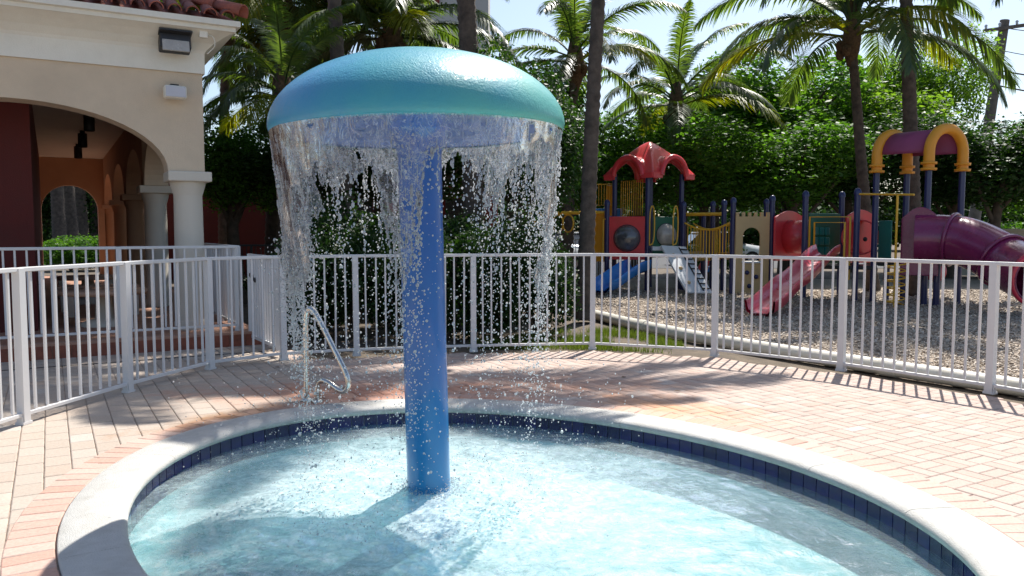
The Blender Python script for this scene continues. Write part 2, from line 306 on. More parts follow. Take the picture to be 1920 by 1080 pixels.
# ------------------------------------------------------------------ mesh helpers
class MB:
    def __init__(s): s.v = []; s.f = []; s.sm = []
    def add(s, vs_, fs, smooth=False):
        o = len(s.v); s.v += [tuple(v) for v in vs_]; s.f += [tuple(i + o for i in f) for f in fs]; s.sm += [smooth] * len(fs); return s
    def box(s, c, d, M=None, ch=0.):
        x, y, z = d[0] / 2, d[1] / 2, d[2] / 2
        vv = [(-x, -y, -z), (x, -y, -z), (x, y, -z), (-x, y, -z), (-x, -y, z), (x, -y, z), (x, y, z), (-x, y, z)]
        ff = [(3, 2, 1, 0), (4, 5, 6, 7), (0, 1, 5, 4), (1, 2, 6, 5), (2, 3, 7, 6), (3, 0, 4, 7)]
        M = M or Matrix()
        return s.add([Vector(c) + M @ Vector(q) for q in vv], ff)
    def bar(s, a, b, wd, hd, up=(0, 0, 1)):
        a, b = Vector(a), Vector(b); t = b - a; l = t.length; t.normalize(); u = Vector(up)
        if abs(t.dot(u)) > .99: u = Vector((0, 1, 0))
        x = t.cross(u).normalized(); z = x.cross(t)
        return s.box((a + b) / 2, (wd, l, hd), Matrix((x, t, z)).transposed())
    def tube(s, path, r, n=8, caps=True, closed=False):
        path = [Vector(p) for p in path]; k = len(path); rr = r if isinstance(r, (list, tuple)) else [r] * k
        vv = []; ref = Vector((0, 0, 1)); pu = None
        for i, p in enumerate(path):
            if closed: t = path[(i + 1) % k] - path[i - 1]
            else: t = path[min(i + 1, k - 1)] - path[max(i - 1, 0)]
            t.normalize()
            if pu is None:
                a = Vector((0, 0, 1)) if abs(t.z) < .9 else Vector((1, 0, 0)); pu = (a - t * a.dot(t)).normalized()
            else:
                q = pu - t * pu.dot(t); pu = q.normalized() if q.length > 1e-5 else pu
            w_ = t.cross(pu)
            for j in range(n):
                an = 2 * math.pi * j / n; vv.append(p + (pu * math.cos(an) + w_ * math.sin(an)) * rr[i])
        ff = []
        for i in range(k if closed else k - 1):
            for j in range(n):
                a, b = i * n + j, i * n + (j + 1) % n; c, d = ((i + 1) % k) * n + (j + 1) % n, ((i + 1) % k) * n + j
                ff.append((a, b, c, d))
        s.add(vv, ff, True)
        if caps and not closed:
            s.add(vv[:n], [tuple(range(n - 1, -1, -1))]); s.add(vv[-n:], [tuple(range(n))])
        return s
    def lathe(s, prof, c=(0, 0, 0), n=32, smooth=True):
        vv = []; ff = []
        for (r, z) in prof:
            for j in range(n):
                a = 2 * math.pi * j / n; vv.append((c[0] + r * math.cos(a), c[1] + r * math.sin(a), c[2] + z))
        for i in range(len(prof) - 1):
            for j in range(n):
                a, b = i * n + j, i * n + (j + 1) % n; ff.append((a, b, b + n, a + n))
        return s.add(vv, ff, smooth)
    def sweep(s, path, prof, closed_prof=False, smooth=True, up=(0, 0, 1), scales=None):
        path = [Vector(p) for p in path]; k = len(path); m_ = len(prof); vv = []
        for i, p in enumerate(path):
            t = (path[min(i + 1, k - 1)] - path[max(i - 1, 0)]).normalized()
            x = t.cross(Vector(up)).normalized(); z = x.cross(t)
            q = scales[i] if scales else 1
            for (a, b) in prof: vv.append(p + x * a * q + z * b * q)
        ff = []
        for i in range(k - 1):
            for j in range(m_ if closed_prof else m_ - 1):
                a, b = i * m_ + j, i * m_ + (j + 1) % m_; ff.append((a, b, b + m_, a + m_))
        return s.add(vv, ff, smooth)
    def prism(s, poly, a, u, v, n, th):
        """polygon poly (list of 2d) in plane a + x*u + y*v, extruded by th along n"""
        a, u, v, n = Vector(a), Vector(u), Vector(v), Vector(n); k = len(poly)
        f0 = [a + u * p[0] + v * p[1] for p in poly]; f1 = [q + n * th for q in f0]
        ff = [tuple(range(k)), tuple(range(2 * k - 1, k - 1, -1))] + [(i, i + k, (i + 1) % k + k, (i + 1) % k) for i in range(k)]
        return s.add(f0 + f1, ff)
    def mesh(s, name, mat):
        me = bpy.data.meshes.new(name); me.from_pydata(s.v, [], s.f)
        me.polygons.foreach_set('use_smooth', s.sm); me.materials.append(MAT[mat]); me.update(); return me
    def build(s, name, mat, parent=None, bevel=0, solid=0, sub=0):
        bm = bmesh.new(); me = s.mesh(name, mat); bm.from_mesh(me)
        if not solid: bmesh.ops.recalc_face_normals(bm, faces=bm.faces)
        bm.to_mesh(me); bm.free()
        o = link(name, me, parent)
        if solid: q = o.modifiers.new('s', 'SOLIDIFY'); q.thickness = solid; q.offset = 0
        if bevel:
            q = o.modifiers.new('b', 'BEVEL'); q.width = bevel; q.segments = 2; q.limit_method = 'ANGLE'; q.angle_limit = R(40)
        if sub: q = o.modifiers.new('u', 'SUBSURF'); q.levels = q.render_levels = sub
        return o
def link(name, me, parent=None, loc=None, rot=None, scale=None):
    o = bpy.data.objects.new(name, me); COL.objects.link(o)
    if parent: o.parent = parent
    if loc is not None: o.location = loc
    if rot is not None: o.rotation_euler = rot
    if scale is not None: o.scale = scale
    return o
def tag(o, label, cat, group=None, kind=None):
    if label: o['label'] = label
    if cat: o['category'] = cat
    if group: o['group'] = group
    if kind: o['kind'] = kind
    return o
def thing(name, label, cat, loc=(0, 0, 0), rz=0, group=None):
    o = link(name, None, None, loc, (0, 0, rz)); o.empty_display_size = .2; return tag(o, label, cat, group)
def struct(o): o['kind'] = 'structure'; return o
def npmesh(name, verts, faces, mat, smooth=False):
    """verts (n,3), faces (m,k) all same k"""
    me = bpy.data.meshes.new(name); verts = np.asarray(verts, np.float32); faces = np.asarray(faces, np.int32); m_, k = faces.shape
    me.vertices.add(len(verts)); me.vertices.foreach_set('co', verts.ravel())
    me.loops.add(m_ * k); me.loops.foreach_set('vertex_index', faces.ravel())
    me.polygons.add(m_); me.polygons.foreach_set('loop_start', np.arange(0, m_ * k, k, dtype=np.int32)); me.polygons.foreach_set('loop_total', np.full(m_, k, np.int32))
    if smooth: me.polygons.foreach_set('use_smooth', np.ones(m_, bool))
    me.materials.append(MAT[mat]); me.update(calc_edges=True); me.validate(); return me
def chaikin(pts, it=3):
    pts = [Vector(p) for p in pts]
    for _ in range(it):
        q = [pts[0]]
        for a, b in zip(pts, pts[1:]): q += [a * .75 + b * .25, a * .25 + b * .75]
        q.append(pts[-1]); pts = q
    return pts
def arc(cx, cz, r, a0, a1, n):
    return [(cx + r * math.cos(R(a0 + (a1 - a0) * i / n)), cz + r * math.sin(R(a0 + (a1 - a0) * i / n))) for i in range(n + 1)]

A = Vector((math.cos(R(30)), math.sin(R(30)), 0)); B = Vector((-A.y, A.x, 0))      # the axes of the building and of its paving
Z = Vector((0, 0, 1))

# ------------------------------------------------------------------ pool outline (an ellipse)
PC = Vector((-.065, 4.51, 0)); EA, EB = 2.50, 1.885                                    # inner edge of the coping
U1 = Vector((.685, -.728, 0)).normalized(); U2 = Vector((-U1.y, U1.x, 0))
def ell(t, d=0.):
    c, s = math.cos(t), math.sin(t)
    n = (U1 * (c / EA) + U2 * (s / EB)).normalized()
    return PC + U1 * (EA * c) + U2 * (EB * s) + n * d, n
_ts = np.linspace(0, 2 * math.pi, 2001); _pp = np.array([ell(t)[0][:2] for t in _ts]); _sl = np.concatenate([[0], np.cumsum(np.hypot(*np.diff(_pp, axis=0).T))])
PERIM = _sl[-1]
def ts_of(sv): return float(np.interp(sv % PERIM, _sl, _ts))
def ell_f(p):
    q = Vector((p[0], p[1], 0)) - PC; return math.hypot(q.dot(U1) / (EA), q.dot(U2) / (EB))
def ell_out(p, d):
    q = Vector((p[0], p[1], 0)) - PC; return math.hypot(q.dot(U1) / (EA + d), q.dot(U2) / (EB + d)) > 1
def star_ring(name, poly, z, mat, nseg=180, inner=.2):
    """sheet from the pool outline out to a polygon that is star shaped about the pool centre"""
    poly = [Vector((p[0], p[1], 0)) for p in poly]
    ang = [math.atan2((p - PC).y, (p - PC).x) for p in poly] + [2 * math.pi * i / nseg - math.pi for i in range(nseg)]
    ang = sorted(set(round(a, 5) for a in ang)); vv = []
    for a in ang:
        d = Vector((math.cos(a), math.sin(a), 0)); best = None
        for p, q in zip(poly, poly[1:] + poly[:1]):
            e = q - p; den = d.x * e.y - d.y * e.x
            if abs(den) < 1e-9: continue
            wv = p - PC; t = (wv.x * e.y - wv.y * e.x) / den; s = (wv.x * d.y - wv.y * d.x) / den
            if t > 0 and -1e-4 <= s <= 1.0001: best = t if best is None else max(best, t)
        lo = 1 / math.hypot(d.dot(U1) / (EA + inner), d.dot(U2) / (EB + inner))
        vv.append(PC + d * lo + Z * z); vv.append(PC + d * max(best or lo, lo) + Z * z)
    n = len(ang); mb = MB(); mb.add(vv, [(2 * i, 2 * i + 1, (2 * i + 3) % (2 * n), (2 * i + 2) % (2 * n)) for i in range(n)])
    return mb.build(name, mat)
FENCE = [(5.25, 5.75), (4.42, 7.31), (3.54, 8.52), (2.43, 9.52), (1.02, 10.08), (-.48, 9.88), (-1.87, 9.55), (-2.66, 9.24), (-3.28, 8.62), (-3.58, 7.38), (-3.80, 6.14), (-3.92, 4.85)]
DECK = [(6.2, -3), (5.9, 2), (5.12, 5.7), (4.30, 7.22), (3.46, 8.40), (2.38, 9.40), (1.0, 9.95), (-.48, 9.76), (-1.85, 9.43), (-2.45, 9.25), (-3.63, 11.5), (-4.2, 11.5), (-10.5, 8.0), (-10.5, -3)]
struct(star_ring('ground', [(400 * math.cos(a), 400 * math.sin(a)) for a in np.linspace(0, 6.2, 40)], -.045, 'soil', 240))
deck = struct(star_ring('pool_deck', DECK, -.012, 'joint_sand'))
def in_poly(p, poly):
    c = False; j = len(poly) - 1
    for i in range(len(poly)):
        (xi, yi), (xj, yj) = poly[i], poly[j]
        if (yi > p[1]) != (yj > p[1]) and p[0] < (xj - xi) * (p[1] - yi) / (yj - yi) + xi: c = not c
        j = i
    return c
# the deck's pavers: running bond on the building side, basket weave on the playground side
def paver_mesh(name, lx, ly, mat, h=.045, c=.006):
    mb = MB(); x, y = lx / 2, ly / 2; q = [(-1, -1), (1, -1), (1, 1), (-1, 1)]
    vv = [(a * x, b * y, -h) for a, b in q] + [(a * x, b * y, -c * .7) for a, b in q] + [(a * (x - c), b * (y - c), 0) for a, b in q]
    ff = [(i, (i + 1) % 4, (i + 1) % 4 + 4, i + 4) for i in range(4)] + [(i + 4, (i + 1) % 4 + 4, (i + 1) % 4 + 8, i + 8) for i in range(4)] + [(8, 9, 10, 11)]
    mb.add(vv, ff); return mb.mesh(name, mat)
pav = []; a0 = .2
def try_pav(a, b, rot, typ):
    p = PC + A * a + B * b
    if not (-9 < p.x < 5.9 and 1.6 < p.y < 11.4) or not in_poly(p, DECK) or not ell_out(p, .30 + .12): return
    px = abs(p.x) / max(p.y, .1) * FPX
    show = (1 / p.y ** 3) if (px < 985 and p.y > 3.3) else 0
    if px < 985 and p.y > 3.3 and p.x < -3.7 and p.y > 7.5: show *= .2
    pav.append((show * (1.6 if typ == 0 else 1), p, rot, typ))
k = 0
while k < 90:
    a = a0 - (k + .5) * .155; off = .1175 * (k % 2)
    for j in range(-60, 60): try_pav(a, j * .235 + off, math.pi / 2, 0)
    k += 1
s_ = .212
for i in range(0, 60):
    for j in range(-60, 60):
        ca, cb = a0 + (i + .5) * s_, (j + .5) * s_
        if (i + j) % 2 == 0:
            try_pav(ca, cb - s_ / 4, 0, 1); try_pav(ca, cb + s_ / 4, 0, 1)
        else:
            try_pav(ca - s_ / 4, cb, math.pi / 2, 1); try_pav(ca + s_ / 4, cb, math.pi / 2, 1)
pav.sort(key=lambda t: -t[0])
PM = [paver_mesh('paver', .2300, .1500, 'grey_paver'), paver_mesh('paver', .2085, .1025, 'paver')]
rest_v, rest_f, rest_m = [], [], []
arrs = [(np.array([v.co[:] for v in me.vertices]), [tuple(p.vertices) for p in me.polygons]) for me in PM]
for idx, (sh, p, rot, typ) in enumerate(pav):
    rz = rot + R(30) + random.gauss(0, .006); dz = random.gauss(0, .0009); tx, ty = random.gauss(0, .0022), random.gauss(0, .0022)
    if idx < 300:
        link('paver', PM[typ], deck, (p.x, p.y, dz), (tx, ty, rz))
    else:
        vv, ff = arrs[typ]; c, s = math.cos(rz), math.sin(rz); o = len(rest_v)
        for v in vv: rest_v.append((p.x + c * v[0] - s * v[1], p.y + s * v[0] + c * v[1], v[2] + dz + tx * v[1] - ty * v[0]))
        rest_f += [tuple(i + o for i in f) for f in ff]; rest_m += [0 if typ else 1] * len(ff)
ro = link('remaining_pavers', npmesh('remaining_pavers', rest_v, rest_f, 'paver'), deck); ro['kind'] = 'stuff'; ro.data.materials.append(MAT['grey_paver']); ro.data.polygons.foreach_set('material_index', rest_m)
# soldier course of salmon bricks round the coping
nb = int((PERIM + 2 * math.pi * .41) / .118)
ga = np.array([ell(t, .41)[0][:2] for t in _ts]); gl_ = np.concatenate([[0], np.cumsum(np.hypot(*np.diff(ga, axis=0).T))])
for i in range(nb):
    t = float(np.interp((i + .5) / nb * gl_[-1], gl_, _ts)); p, n = ell(t, .30 + .112)
    if p.y < 1.8 : continue
    if i == 0: BM_ = paver_mesh('border_brick', .213, .113, 'border_paver')
    if 'BM_' not in globals(): BM_ = paver_mesh('border_brick', .213, .113, 'border_paver')
    link('border_brick', BM_, deck, (p.x, p.y, .004 + random.gauss(0, .0008)), (random.gauss(0, .003), random.gauss(0, .003), math.atan2(n.y, n.x) + random.gauss(0, .012)))

# ------------------------------------------------------------------ pool: basin, coping stones, waterline tiles, water
WZ = -.147
mb = MB(); n = 160; prof = [(.26, -.045), (.045, -.045), (.045, -.253), (.03, -.258), (.03, -.37), (-.02, -.40)]
vv = []
for i in range(n):
    for d, z in prof:
        p, _ = ell(2 * math.pi * i / n, d); vv.append((p.x, p.y, z))
kf = len(prof); ff = []
for i in range(n):
    for j in range(kf - 1):
        a, b = i * kf + j, ((i + 1) % n) * kf + j; ff.append((a, b, b + 1, a + 1))
mb.add(vv, ff, False); o0 = [i * kf + kf - 1 for i in range(n)]
mb.f.append(tuple(o0)); mb.sm.append(False)
basin = mb.build('pool_basin', 'plaster'); struct(basin)
basin.data.materials.append(MAT['grout'])
for pl in basin.data.polygons:
    if pl.center.z > -.25 and len(pl.vertices) == 4: pl.material_index = 1
nc = 17; cprof = [(.012, -.052), (-.004, -.045), (-.012, -.030), (-.010, -.013), (.004, .002), (.028, .010), (.06, .013), (.290, .013), (.297, .008), (.297, -.05)]
for i in range(nc):
    s0, s1 = PERIM * i / nc + .0012, PERIM * (i + 1) / nc - .0012; vv = []; m_ = len(cprof); ns = 12; ff = []
    dz = random.gauss(0, .0008)
    for j in range(ns + 1):
        t = ts_of(s0 + (s1 - s0) * j / ns) if not (i == nc - 1 and j == ns) else ts_of(s1)
        for d, z in cprof:
            p, _ = ell(t, d); vv.append((p.x, p.y, z + dz))
    for j in range(ns):
        for q in range(m_ - 1): a = j * m_ + q; ff.append((a, a + 1, a + 1 + m_, a + m_))
    mb = MB(); mb.add(vv, ff, True); mb.add(vv[:m_], [tuple(range(m_))]); mb.add(vv[-m_:], [tuple(range(m_ - 1, -1, -1))]); o = mb.build('coping_stone', 'coping', basin)
nt_ = int(PERIM / .1045); mb = MB().box((0, 0, 0), (.0995, .010, .0985)); tm = mb.mesh('tile', 'tile')
for i in range(nt_):
    t = ts_of(PERIM * (i + .5) / nt_); p, n_ = ell(t, .036)
    if p.y < 2.9: continue
    for z in (-.1005, -.203): link('tile', tm, basin, (p.x, p.y, z), (random.gauss(0, .004), 0, math.atan2(n_.y, n_.x) + math.pi / 2 + random.gauss(0, .004)))
# water surface
nr, na = 150, 300; vv = []; ff = []
def wave(x, y):
    r = math.hypot(x - MUSH.x, y - MUSH.y)
    amp = .0065 + .014 * math.exp(-((r - .7) / .5) ** 2) + .02 * math.exp(-(r / .22) ** 2)
    q = Vector((x, y, 0))
    return amp * (noise.noise(q * 6) + .6 * noise.noise(q * 14 + Vector((5, 3, 1))) + .35 * noise.noise(q * 33)) + .022 * math.exp(-(r / .24) ** 2)
for i in range(nr + 1):
    fr_ = i / nr
    for j in range(na):
        t = 2 * math.pi * j / na; p, _ = ell(t, .03); q = PC + (p - PC) * fr_
        vv.append((q.x, q.y, WZ + wave(q.x, q.y)))
for i in range(nr):
    for j in range(na):
        a, b = i * na + j, i * na + (j + 1) % na; ff.append((a, b, b + na, a + na))
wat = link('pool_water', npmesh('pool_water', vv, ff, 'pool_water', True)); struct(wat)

# ------------------------------------------------------------------ mushroom fountain
mush = thing('mushroom_fountain', 'giant blue mushroom fountain with teal domed cap standing in the pool', 'fountain', (MUSH.x, MUSH.y, -.395))
mush.rotation_euler = (0, R(-1.15), 0)
RIM, RR, HH = 2.13 + .395, .900, .455
prof = [(RR - .05, -.035), (RR - .022, -.034), (RR - .006, -.022)]
for i in range(29):
    a = i / 28 * math.pi / 2
    prof.append((RR * math.cos(a) ** .97, HH * math.sin(a) ** 1.03))
prof[-1] = (0.0005, HH)
MB().lathe(prof, (0, 0, RIM), 96).build('cap', 'dome_paint', mush)
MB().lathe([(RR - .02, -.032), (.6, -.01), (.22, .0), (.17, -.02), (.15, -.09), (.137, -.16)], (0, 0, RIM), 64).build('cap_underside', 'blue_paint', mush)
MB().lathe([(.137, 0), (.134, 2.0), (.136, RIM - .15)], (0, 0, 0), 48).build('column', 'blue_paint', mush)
MB().lathe([(.2, 0), (.2, .03), (.14, .035)], (0, 0, 0), 32).build('base_plate', 'blue_paint', mush)

# falling water: a torn sheet off the rim, beads along its torn edges, free drops below
CEN = Vector((MUSH.x - .053, MUSH.y, 0)); ZT = 2.085
def ang_len(th):
    """how far the sheet holds together, metres, by angle (degrees; 270 faces the viewer, 180 left, 0 right)"""
    key = [(0, .95), (18, .42), (40, .16), (60, .28), (80, .10), (100, .22), (120, .14), (140, .30), (160, .65), (178, .95), (196, .80), (212, .95), (226, .75), (236, .26), (246, .30), (255, .17), (261, .30), (265, .68), (270, .86), (275, .60), (280, .18), (288, .22), (295, .17), (302, .52), (309, .30), (316, .17), (328, .20), (340, .80), (350, .70), (360, .95)]
    xs, ys = zip(*key); return float(np.interp(th % 360, xs, ys))
NT, NS, SMAX = 540, 150, 1.15
def sheet_pt(i, s):
    th = 2 * math.pi * i / NT
    q = Vector((math.cos(th) * 3.1, math.sin(th) * 3.1, s * 1.6))
    rad = RR - .012 - .10 * s - .03 * s * s + (.012 + .05 * s) * noise.noise(q * 1.4) + .010 * min(1, s * 6) * noise.noise(Vector((q.x * 3.4, q.y * 3.4, s * 6)))
    sw = .06 * s * noise.noise(q * .8 + Vector((9, 2, 4)))
    return CEN + Vector((math.cos(th + sw) * rad, math.sin(th + sw) * rad, ZT + .012 - s - math.cos(th) * -.018))
mask = np.zeros((NT, NS), bool)
for i in range(NT):
    th = 360 * i / NT; L0 = ang_len(th); c, s = math.cos(R(th)), math.sin(R(th))
    L1 = L0 * (1 + .40 * noise.noise(Vector((c * 7, s * 7, 1))) + .28 * noise.noise(Vector((c * 20, s * 20, 4))))
    rope = 1.0 if th < 25 or th > 330 else .12
    for j in range(NS):
        f = SMAX * j / NS
        x = L1 - f
        hole = noise.noise(Vector((c * 5.2, s * 5.2, f * 3.8 + 3))) + .42 * noise.noise(Vector((c * 14, s * 14, f * 9))) - rope * .5 * abs(noise.noise(Vector((c * 30, s * 30, f * 2.2))))
        thr = -.40 + .36 * min(1, f / max(.12, L1)) + .1 * rope
        jag = .035 * noise.noise(Vector((c * 60, s * 60, f * 26)))
        mask[i, j] = (x + jag > 0) and (hole + jag > thr or f < .02)
vi = {}; vv = []; ff = []
for i in range(NT):
    for j in range(NS - 1):
        if mask[i, j]:
            q = []
            for (a, b) in ((i, j), ((i + 1) % NT, j), ((i + 1) % NT, j + 1), (i, j + 1)):
                if (a, b) not in vi: vi[(a, b)] = len(vv); vv.append(sheet_pt(a, SMAX * b / NS))
                q.append(vi[(a, b)])
            ff.append(q)
fo = link('falling_water', npmesh('falling_water', vv, ff, 'water_sheet', True)); tag(fo, 'torn sheet of water pouring off the rim of the mushroom cap', 'water', None, 'stuff')
beads = []
for i in range(NT):
    for j in range(1, NS - 1):
        if mask[i, j] and not (mask[i - 1, j] and mask[(i + 1) % NT, j] and mask[i, j - 1] and mask[i, j + 1]):
            f = SMAX * (j + rng.random()) / NS; p = sheet_pt(i + rng.random() - .5, f)
            beads.append((p, .0030 + .0052 * rng.random() ** 2.0, 1 + 1.0 * rng.random()))
# vertical streaks of beads inside the sheet
for _ in range(520):
    i = int(rng.integers(NT)); j0 = int(rng.integers(4, 90))
    for j in range(j0, j0 + int(rng.integers(3, 14))):
        if j < NS and mask[i, j]: beads.append((sheet_pt(i + .3 * rng.random(), SMAX * j / NS), .0018 + .0022 * rng.random(), 2.0))
drops = []
wts = np.array([.25 + ang_len(360 * i / NT) * (1.2 if (i / NT * 360 > 320 or i / NT * 360 < 30) else 1) for i in range(NT)]); wts /= wts.sum()
low = [SMAX * (np.nonzero(mask[i])[0].max() if mask[i].any() else 0) / NS for i in range(NT)]
for i in rng.choice(NT, 230, p=wts):            # streams that bead, stretch and break up as they fall
    th0 = 2 * math.pi * i / NT + rng.normal(0, .01); r0 = rng.normal(0, .012); f = low[i] * rng.uniform(.7, 1.0); life = rng.uniform(.25, 1.5); size = rng.uniform(.8, 1.35); f0 = f
    wob = rng.uniform(0, 6.28)
    while f < 2.2 and f - f0 < life + .2:
        u = (f - f0) / life; step = .006 + .03 * u + .05 * rng.random() * u; f += step
        rad = RR - .02 - .09 * f + r0 + rng.normal(0, .004 + .035 * u); th = th0 + .012 * math.sin(wob + 9 * f) + rng.normal(0, .003 + .028 * u)
        r = min(.0105, size * (.0026 + rng.gamma(1.5, .0012))); el = 1 + max(0, 1.8 * (1 - 2 * u)) * rng.random()
        if rng.random() < .92 - .35 * u: drops.append((CEN + Vector((math.cos(th) * rad, math.sin(th) * rad, ZT - f)), r, el))
for i in rng.choice(NT, 4200, p=wts):           # loose drops and fine spray between the streams
    th = 2 * math.pi * i / NT; fall = 2.2 * (rng.random() ** .75); fall = max(fall, low[i] * rng.uniform(.75, 1.05))
    if fall > 2.2 or (fall > 1.75 and rng.random() < .5): continue
    sig = .02 + .075 * fall; rad = RR - .02 - .09 * fall + rng.normal(0, sig); th += rng.normal(0, .04 + .05 * fall)
    r = min(.010, .0016 + rng.gamma(1.3, .0013))
    drops.append((CEN + Vector((math.cos(th) * rad, math.sin(th) * rad, ZT - fall)), r, 1 + .4 * rng.random()))
for _ in range(1500):     # rebound splash
    th = rng.uniform(0, 2 * math.pi); rad = abs(rng.normal(.78, .24)); h = abs(rng.normal(0, .07))
    p = CEN + Vector((math.cos(th) * rad, math.sin(th) * rad, WZ + .005 + h)); drops.append((p, .0014 + rng.gamma(1.3, .0007), 1.))
for _ in range(2200):     # froth splashing up round the column and along the landing line
    th = rng.uniform(0, 2 * math.pi); rad = .14 + abs(rng.normal(0, .07)) if rng.random() < .45 else rng.normal(.74, .09); h = abs(rng.normal(0, .02)) + .03 * math.exp(-(rad / .25) ** 2)
    drops.append((MUSH + Vector((math.cos(th) * rad, math.sin(th) * rad, WZ + h)), .0016 + rng.gamma(1.5, .0009), .9))
for _ in range(700):      # drops thrown out over the coping and round the ladder
    th = rng.uniform(0, 2 * math.pi); rad = rng.uniform(.9, 1.5); p = CEN + Vector((math.cos(th) * rad, math.sin(th) * rad, rng.uniform(-.1, .7)))
    drops.append((p, .0018 + rng.gamma(1.3, .0009), 1.2))
for _ in range(520):      # trickle down the front of the column
    u = rng.normal(0, .055); z = 2.0 - 1.6 * rng.random() ** 1.2; drops.append((Vector((MUSH.x - .02 + u + .0, MUSH.y - .95 + .12 * rng.random(), z)), .0022 + rng.gamma(1.5, .0010), 1.2))
def ico(sub):
    bm = bmesh.new(); bmesh.ops.create_icosphere(bm, subdivisions=sub, radius=1)
    v = np.array([q.co[:] for q in bm.verts]); f = np.array([[q.index for q in fc.verts] for fc in bm.faces]); bm.free(); return v, f
def spray(name, lst, sub, mat):
    bv, bf = ico(sub); n_ = len(lst)
    c = np.array([p[:] for p, _, _ in lst]); r = np.array([q for _, q, _ in lst]); e = np.array([q for _, _, q in lst])
    sc_ = np.stack([r, r, r * e], 1)
    V = (bv[None] * sc_[:, None] + c[:, None]).reshape(-1, 3); F = (bf[None] + (np.arange(n_) * len(bv))[:, None, None]).reshape(-1, 3)
    return link(name, npmesh(name, V, F, mat, True))
tag(spray('water_beads', beads, 1, 'water_drop'), 'glinting beads and ropes of water along the torn sheet edges', 'water', None, 'stuff')
tag(spray('water_drops', drops, 2 if len(drops) < 3000 else 1, 'water_drop'), 'shower of falling water drops beneath the mushroom cap', 'water drops', None, 'stuff')

# ------------------------------------------------------------------ pool handrail
hr = thing('pool_handrail', 'bent chrome handrail loop at the pool edge', 'handrail', (-1.82, 7.0, 0))
d_ = Vector((.90, -.44, 0)); pts = [(0, 0), (0, .35), (0, .68), (.015, .80), (.07, .83), (.13, .77), (.30, .50), (.43, .30), (.47, .19), (.43, .12), (.36, .12), (.24, .19), (.17, .20), (.13, .16), (.12, 0)]
MB().tube(chaikin([d_ * a + Z * b for a, b in pts], 3), .026, 14).build('rail', 'chrome', hr)
for a in (0, .12): MB().lathe([(.052, .0), (.052, .008), (.042, .018), (.025, .024)], d_ * a + Z * .004, 24).build('escutcheon', 'chrome', hr)

# ------------------------------------------------------------------ fences
def fence_run(name, pts, label, h, z0s, npick, post=.09, pick=.028, rail=.042, mat='white_fence', clear=.09, skip_last=False):
    root = thing(name, label, 'fence', (pts[0][0], pts[0][1], 0)); o0 = Vector((pts[0][0], pts[0][1], 0))
    pmesh = MB().box((0, 0, (h - .01) / 2), (post, post, h - .01)).mesh('post', mat)
    cmesh = MB().box((0, 0, (h + clear) / 2), (pick, pick, h - clear - rail + .01)).mesh('picket', mat)
    fmesh = MB().box((0, 0, .01), (post * 1.5, post * 1.1, .02)).box((post * .62, 0, .035), (.008, .05, .06)).box((-post * .62, 0, .035), (.008, .05, .06)).mesh('foot_bracket', mat)
    for i, p in enumerate(pts):
        q = Vector((p[0], p[1], z0s)) - o0
        a_ = Vector(pts[max(0, i - 1)]) - Vector(pts[min(len(pts) - 1, i + 1)]); rz = math.atan2(a_.y, a_.x)
        link('post', pmesh, root, q, (random.gauss(0, .004), random.gauss(0, .004), rz)); link('foot_bracket', fmesh, root, q, (0, 0, rz))
        if i + 1 < len(pts):
            a = Vector((p[0], p[1], z0s)); b = Vector((pts[i + 1][0], pts[i + 1][1], z0s)); t = (b - a).normalized(); L_ = (b - a).length; k = npick if isinstance(npick, int) else npick[i]
            MB().bar(a - o0 + Z * (h - rail / 2) - t * .03, b - o0 + Z * (h - rail / 2) + t * .03, .045, rail).build('top_rail', mat, root, bevel=.006)
            MB().bar(a - o0 + Z * (clear - .012) + t * post / 2, b - o0 + Z * (clear - .012) - t * post / 2, .035, .03).build('bottom_rail', mat, root, bevel=.004)
            for j in range(k):
                f = (j + 1) / (k + 1); link('picket', cmesh, root, a - o0 + t * (L_ * f + random.gauss(0, .003)), (random.gauss(0, .003), random.gauss(0, .003), math.atan2(t.y, t.x)))
    return root
fence_run('pool_fence', FENCE, 'white metal picket fence curving round the pool deck', 1.22, 0, [12, 12, 12, 12, 12, 11, 6, 6, 9, 9, 10], post=.066, pick=.0185, rail=.036)

C0 = Vector((-4.35, 10.8, 0))
def bl(a, b, z=0): return C0 + A * a + B * b + Z * z
tf = [bl(-5.6, -.55), bl(-3.9, -.55), bl(-2.35, -.55), bl(-.9, -.55), bl(.51, -.55), bl(.51, .7), bl(.51, 1.95)]
fence_run('terrace_fence', [(p.x, p.y) for p in tf], 'white picket fence along the edge of the arcade terrace', 1.13, .18, [12, 11, 11, 10, 10, 10], post=.06, pick=.022, rail=.036)
# the open gate leaf
gate = thing('fence_gate', 'open white gate leaf of close pickets with a black latch', 'gate', (-2.76, 9.42, 0))
gd = Vector((-.53, .85, 0)).normalized(); gl1 = 1.3
for s in (0.03, gl1): MB().box(gd * s + Z * .64, (.06, .06, 1.12)).build('stile', 'white_fence', gate, bevel=.005)
for z in (1.18, .12): MB().bar(gd * .06 + Z * z, gd * (gl1 - .03) + Z * z, .04, .04).build('gate_rail', 'white_fence', gate)
gm = MB().box((0, 0, .65), (.028, .028, 1.02)).mesh('picket', 'white_fence')
for j in range(10): link('picket', gm, gate, gd * (.03 + (gl1 - .03) * (j + 1) / 11), (0, 0, math.atan2(gd.y, gd.x)))
mb = MB().bar(gd * (gl1 - .3) + Z * .86, gd * (gl1 - .02) + Z * .93, .05, .05); mb.build('latch', 'dark_metal', gate, bevel=.012)

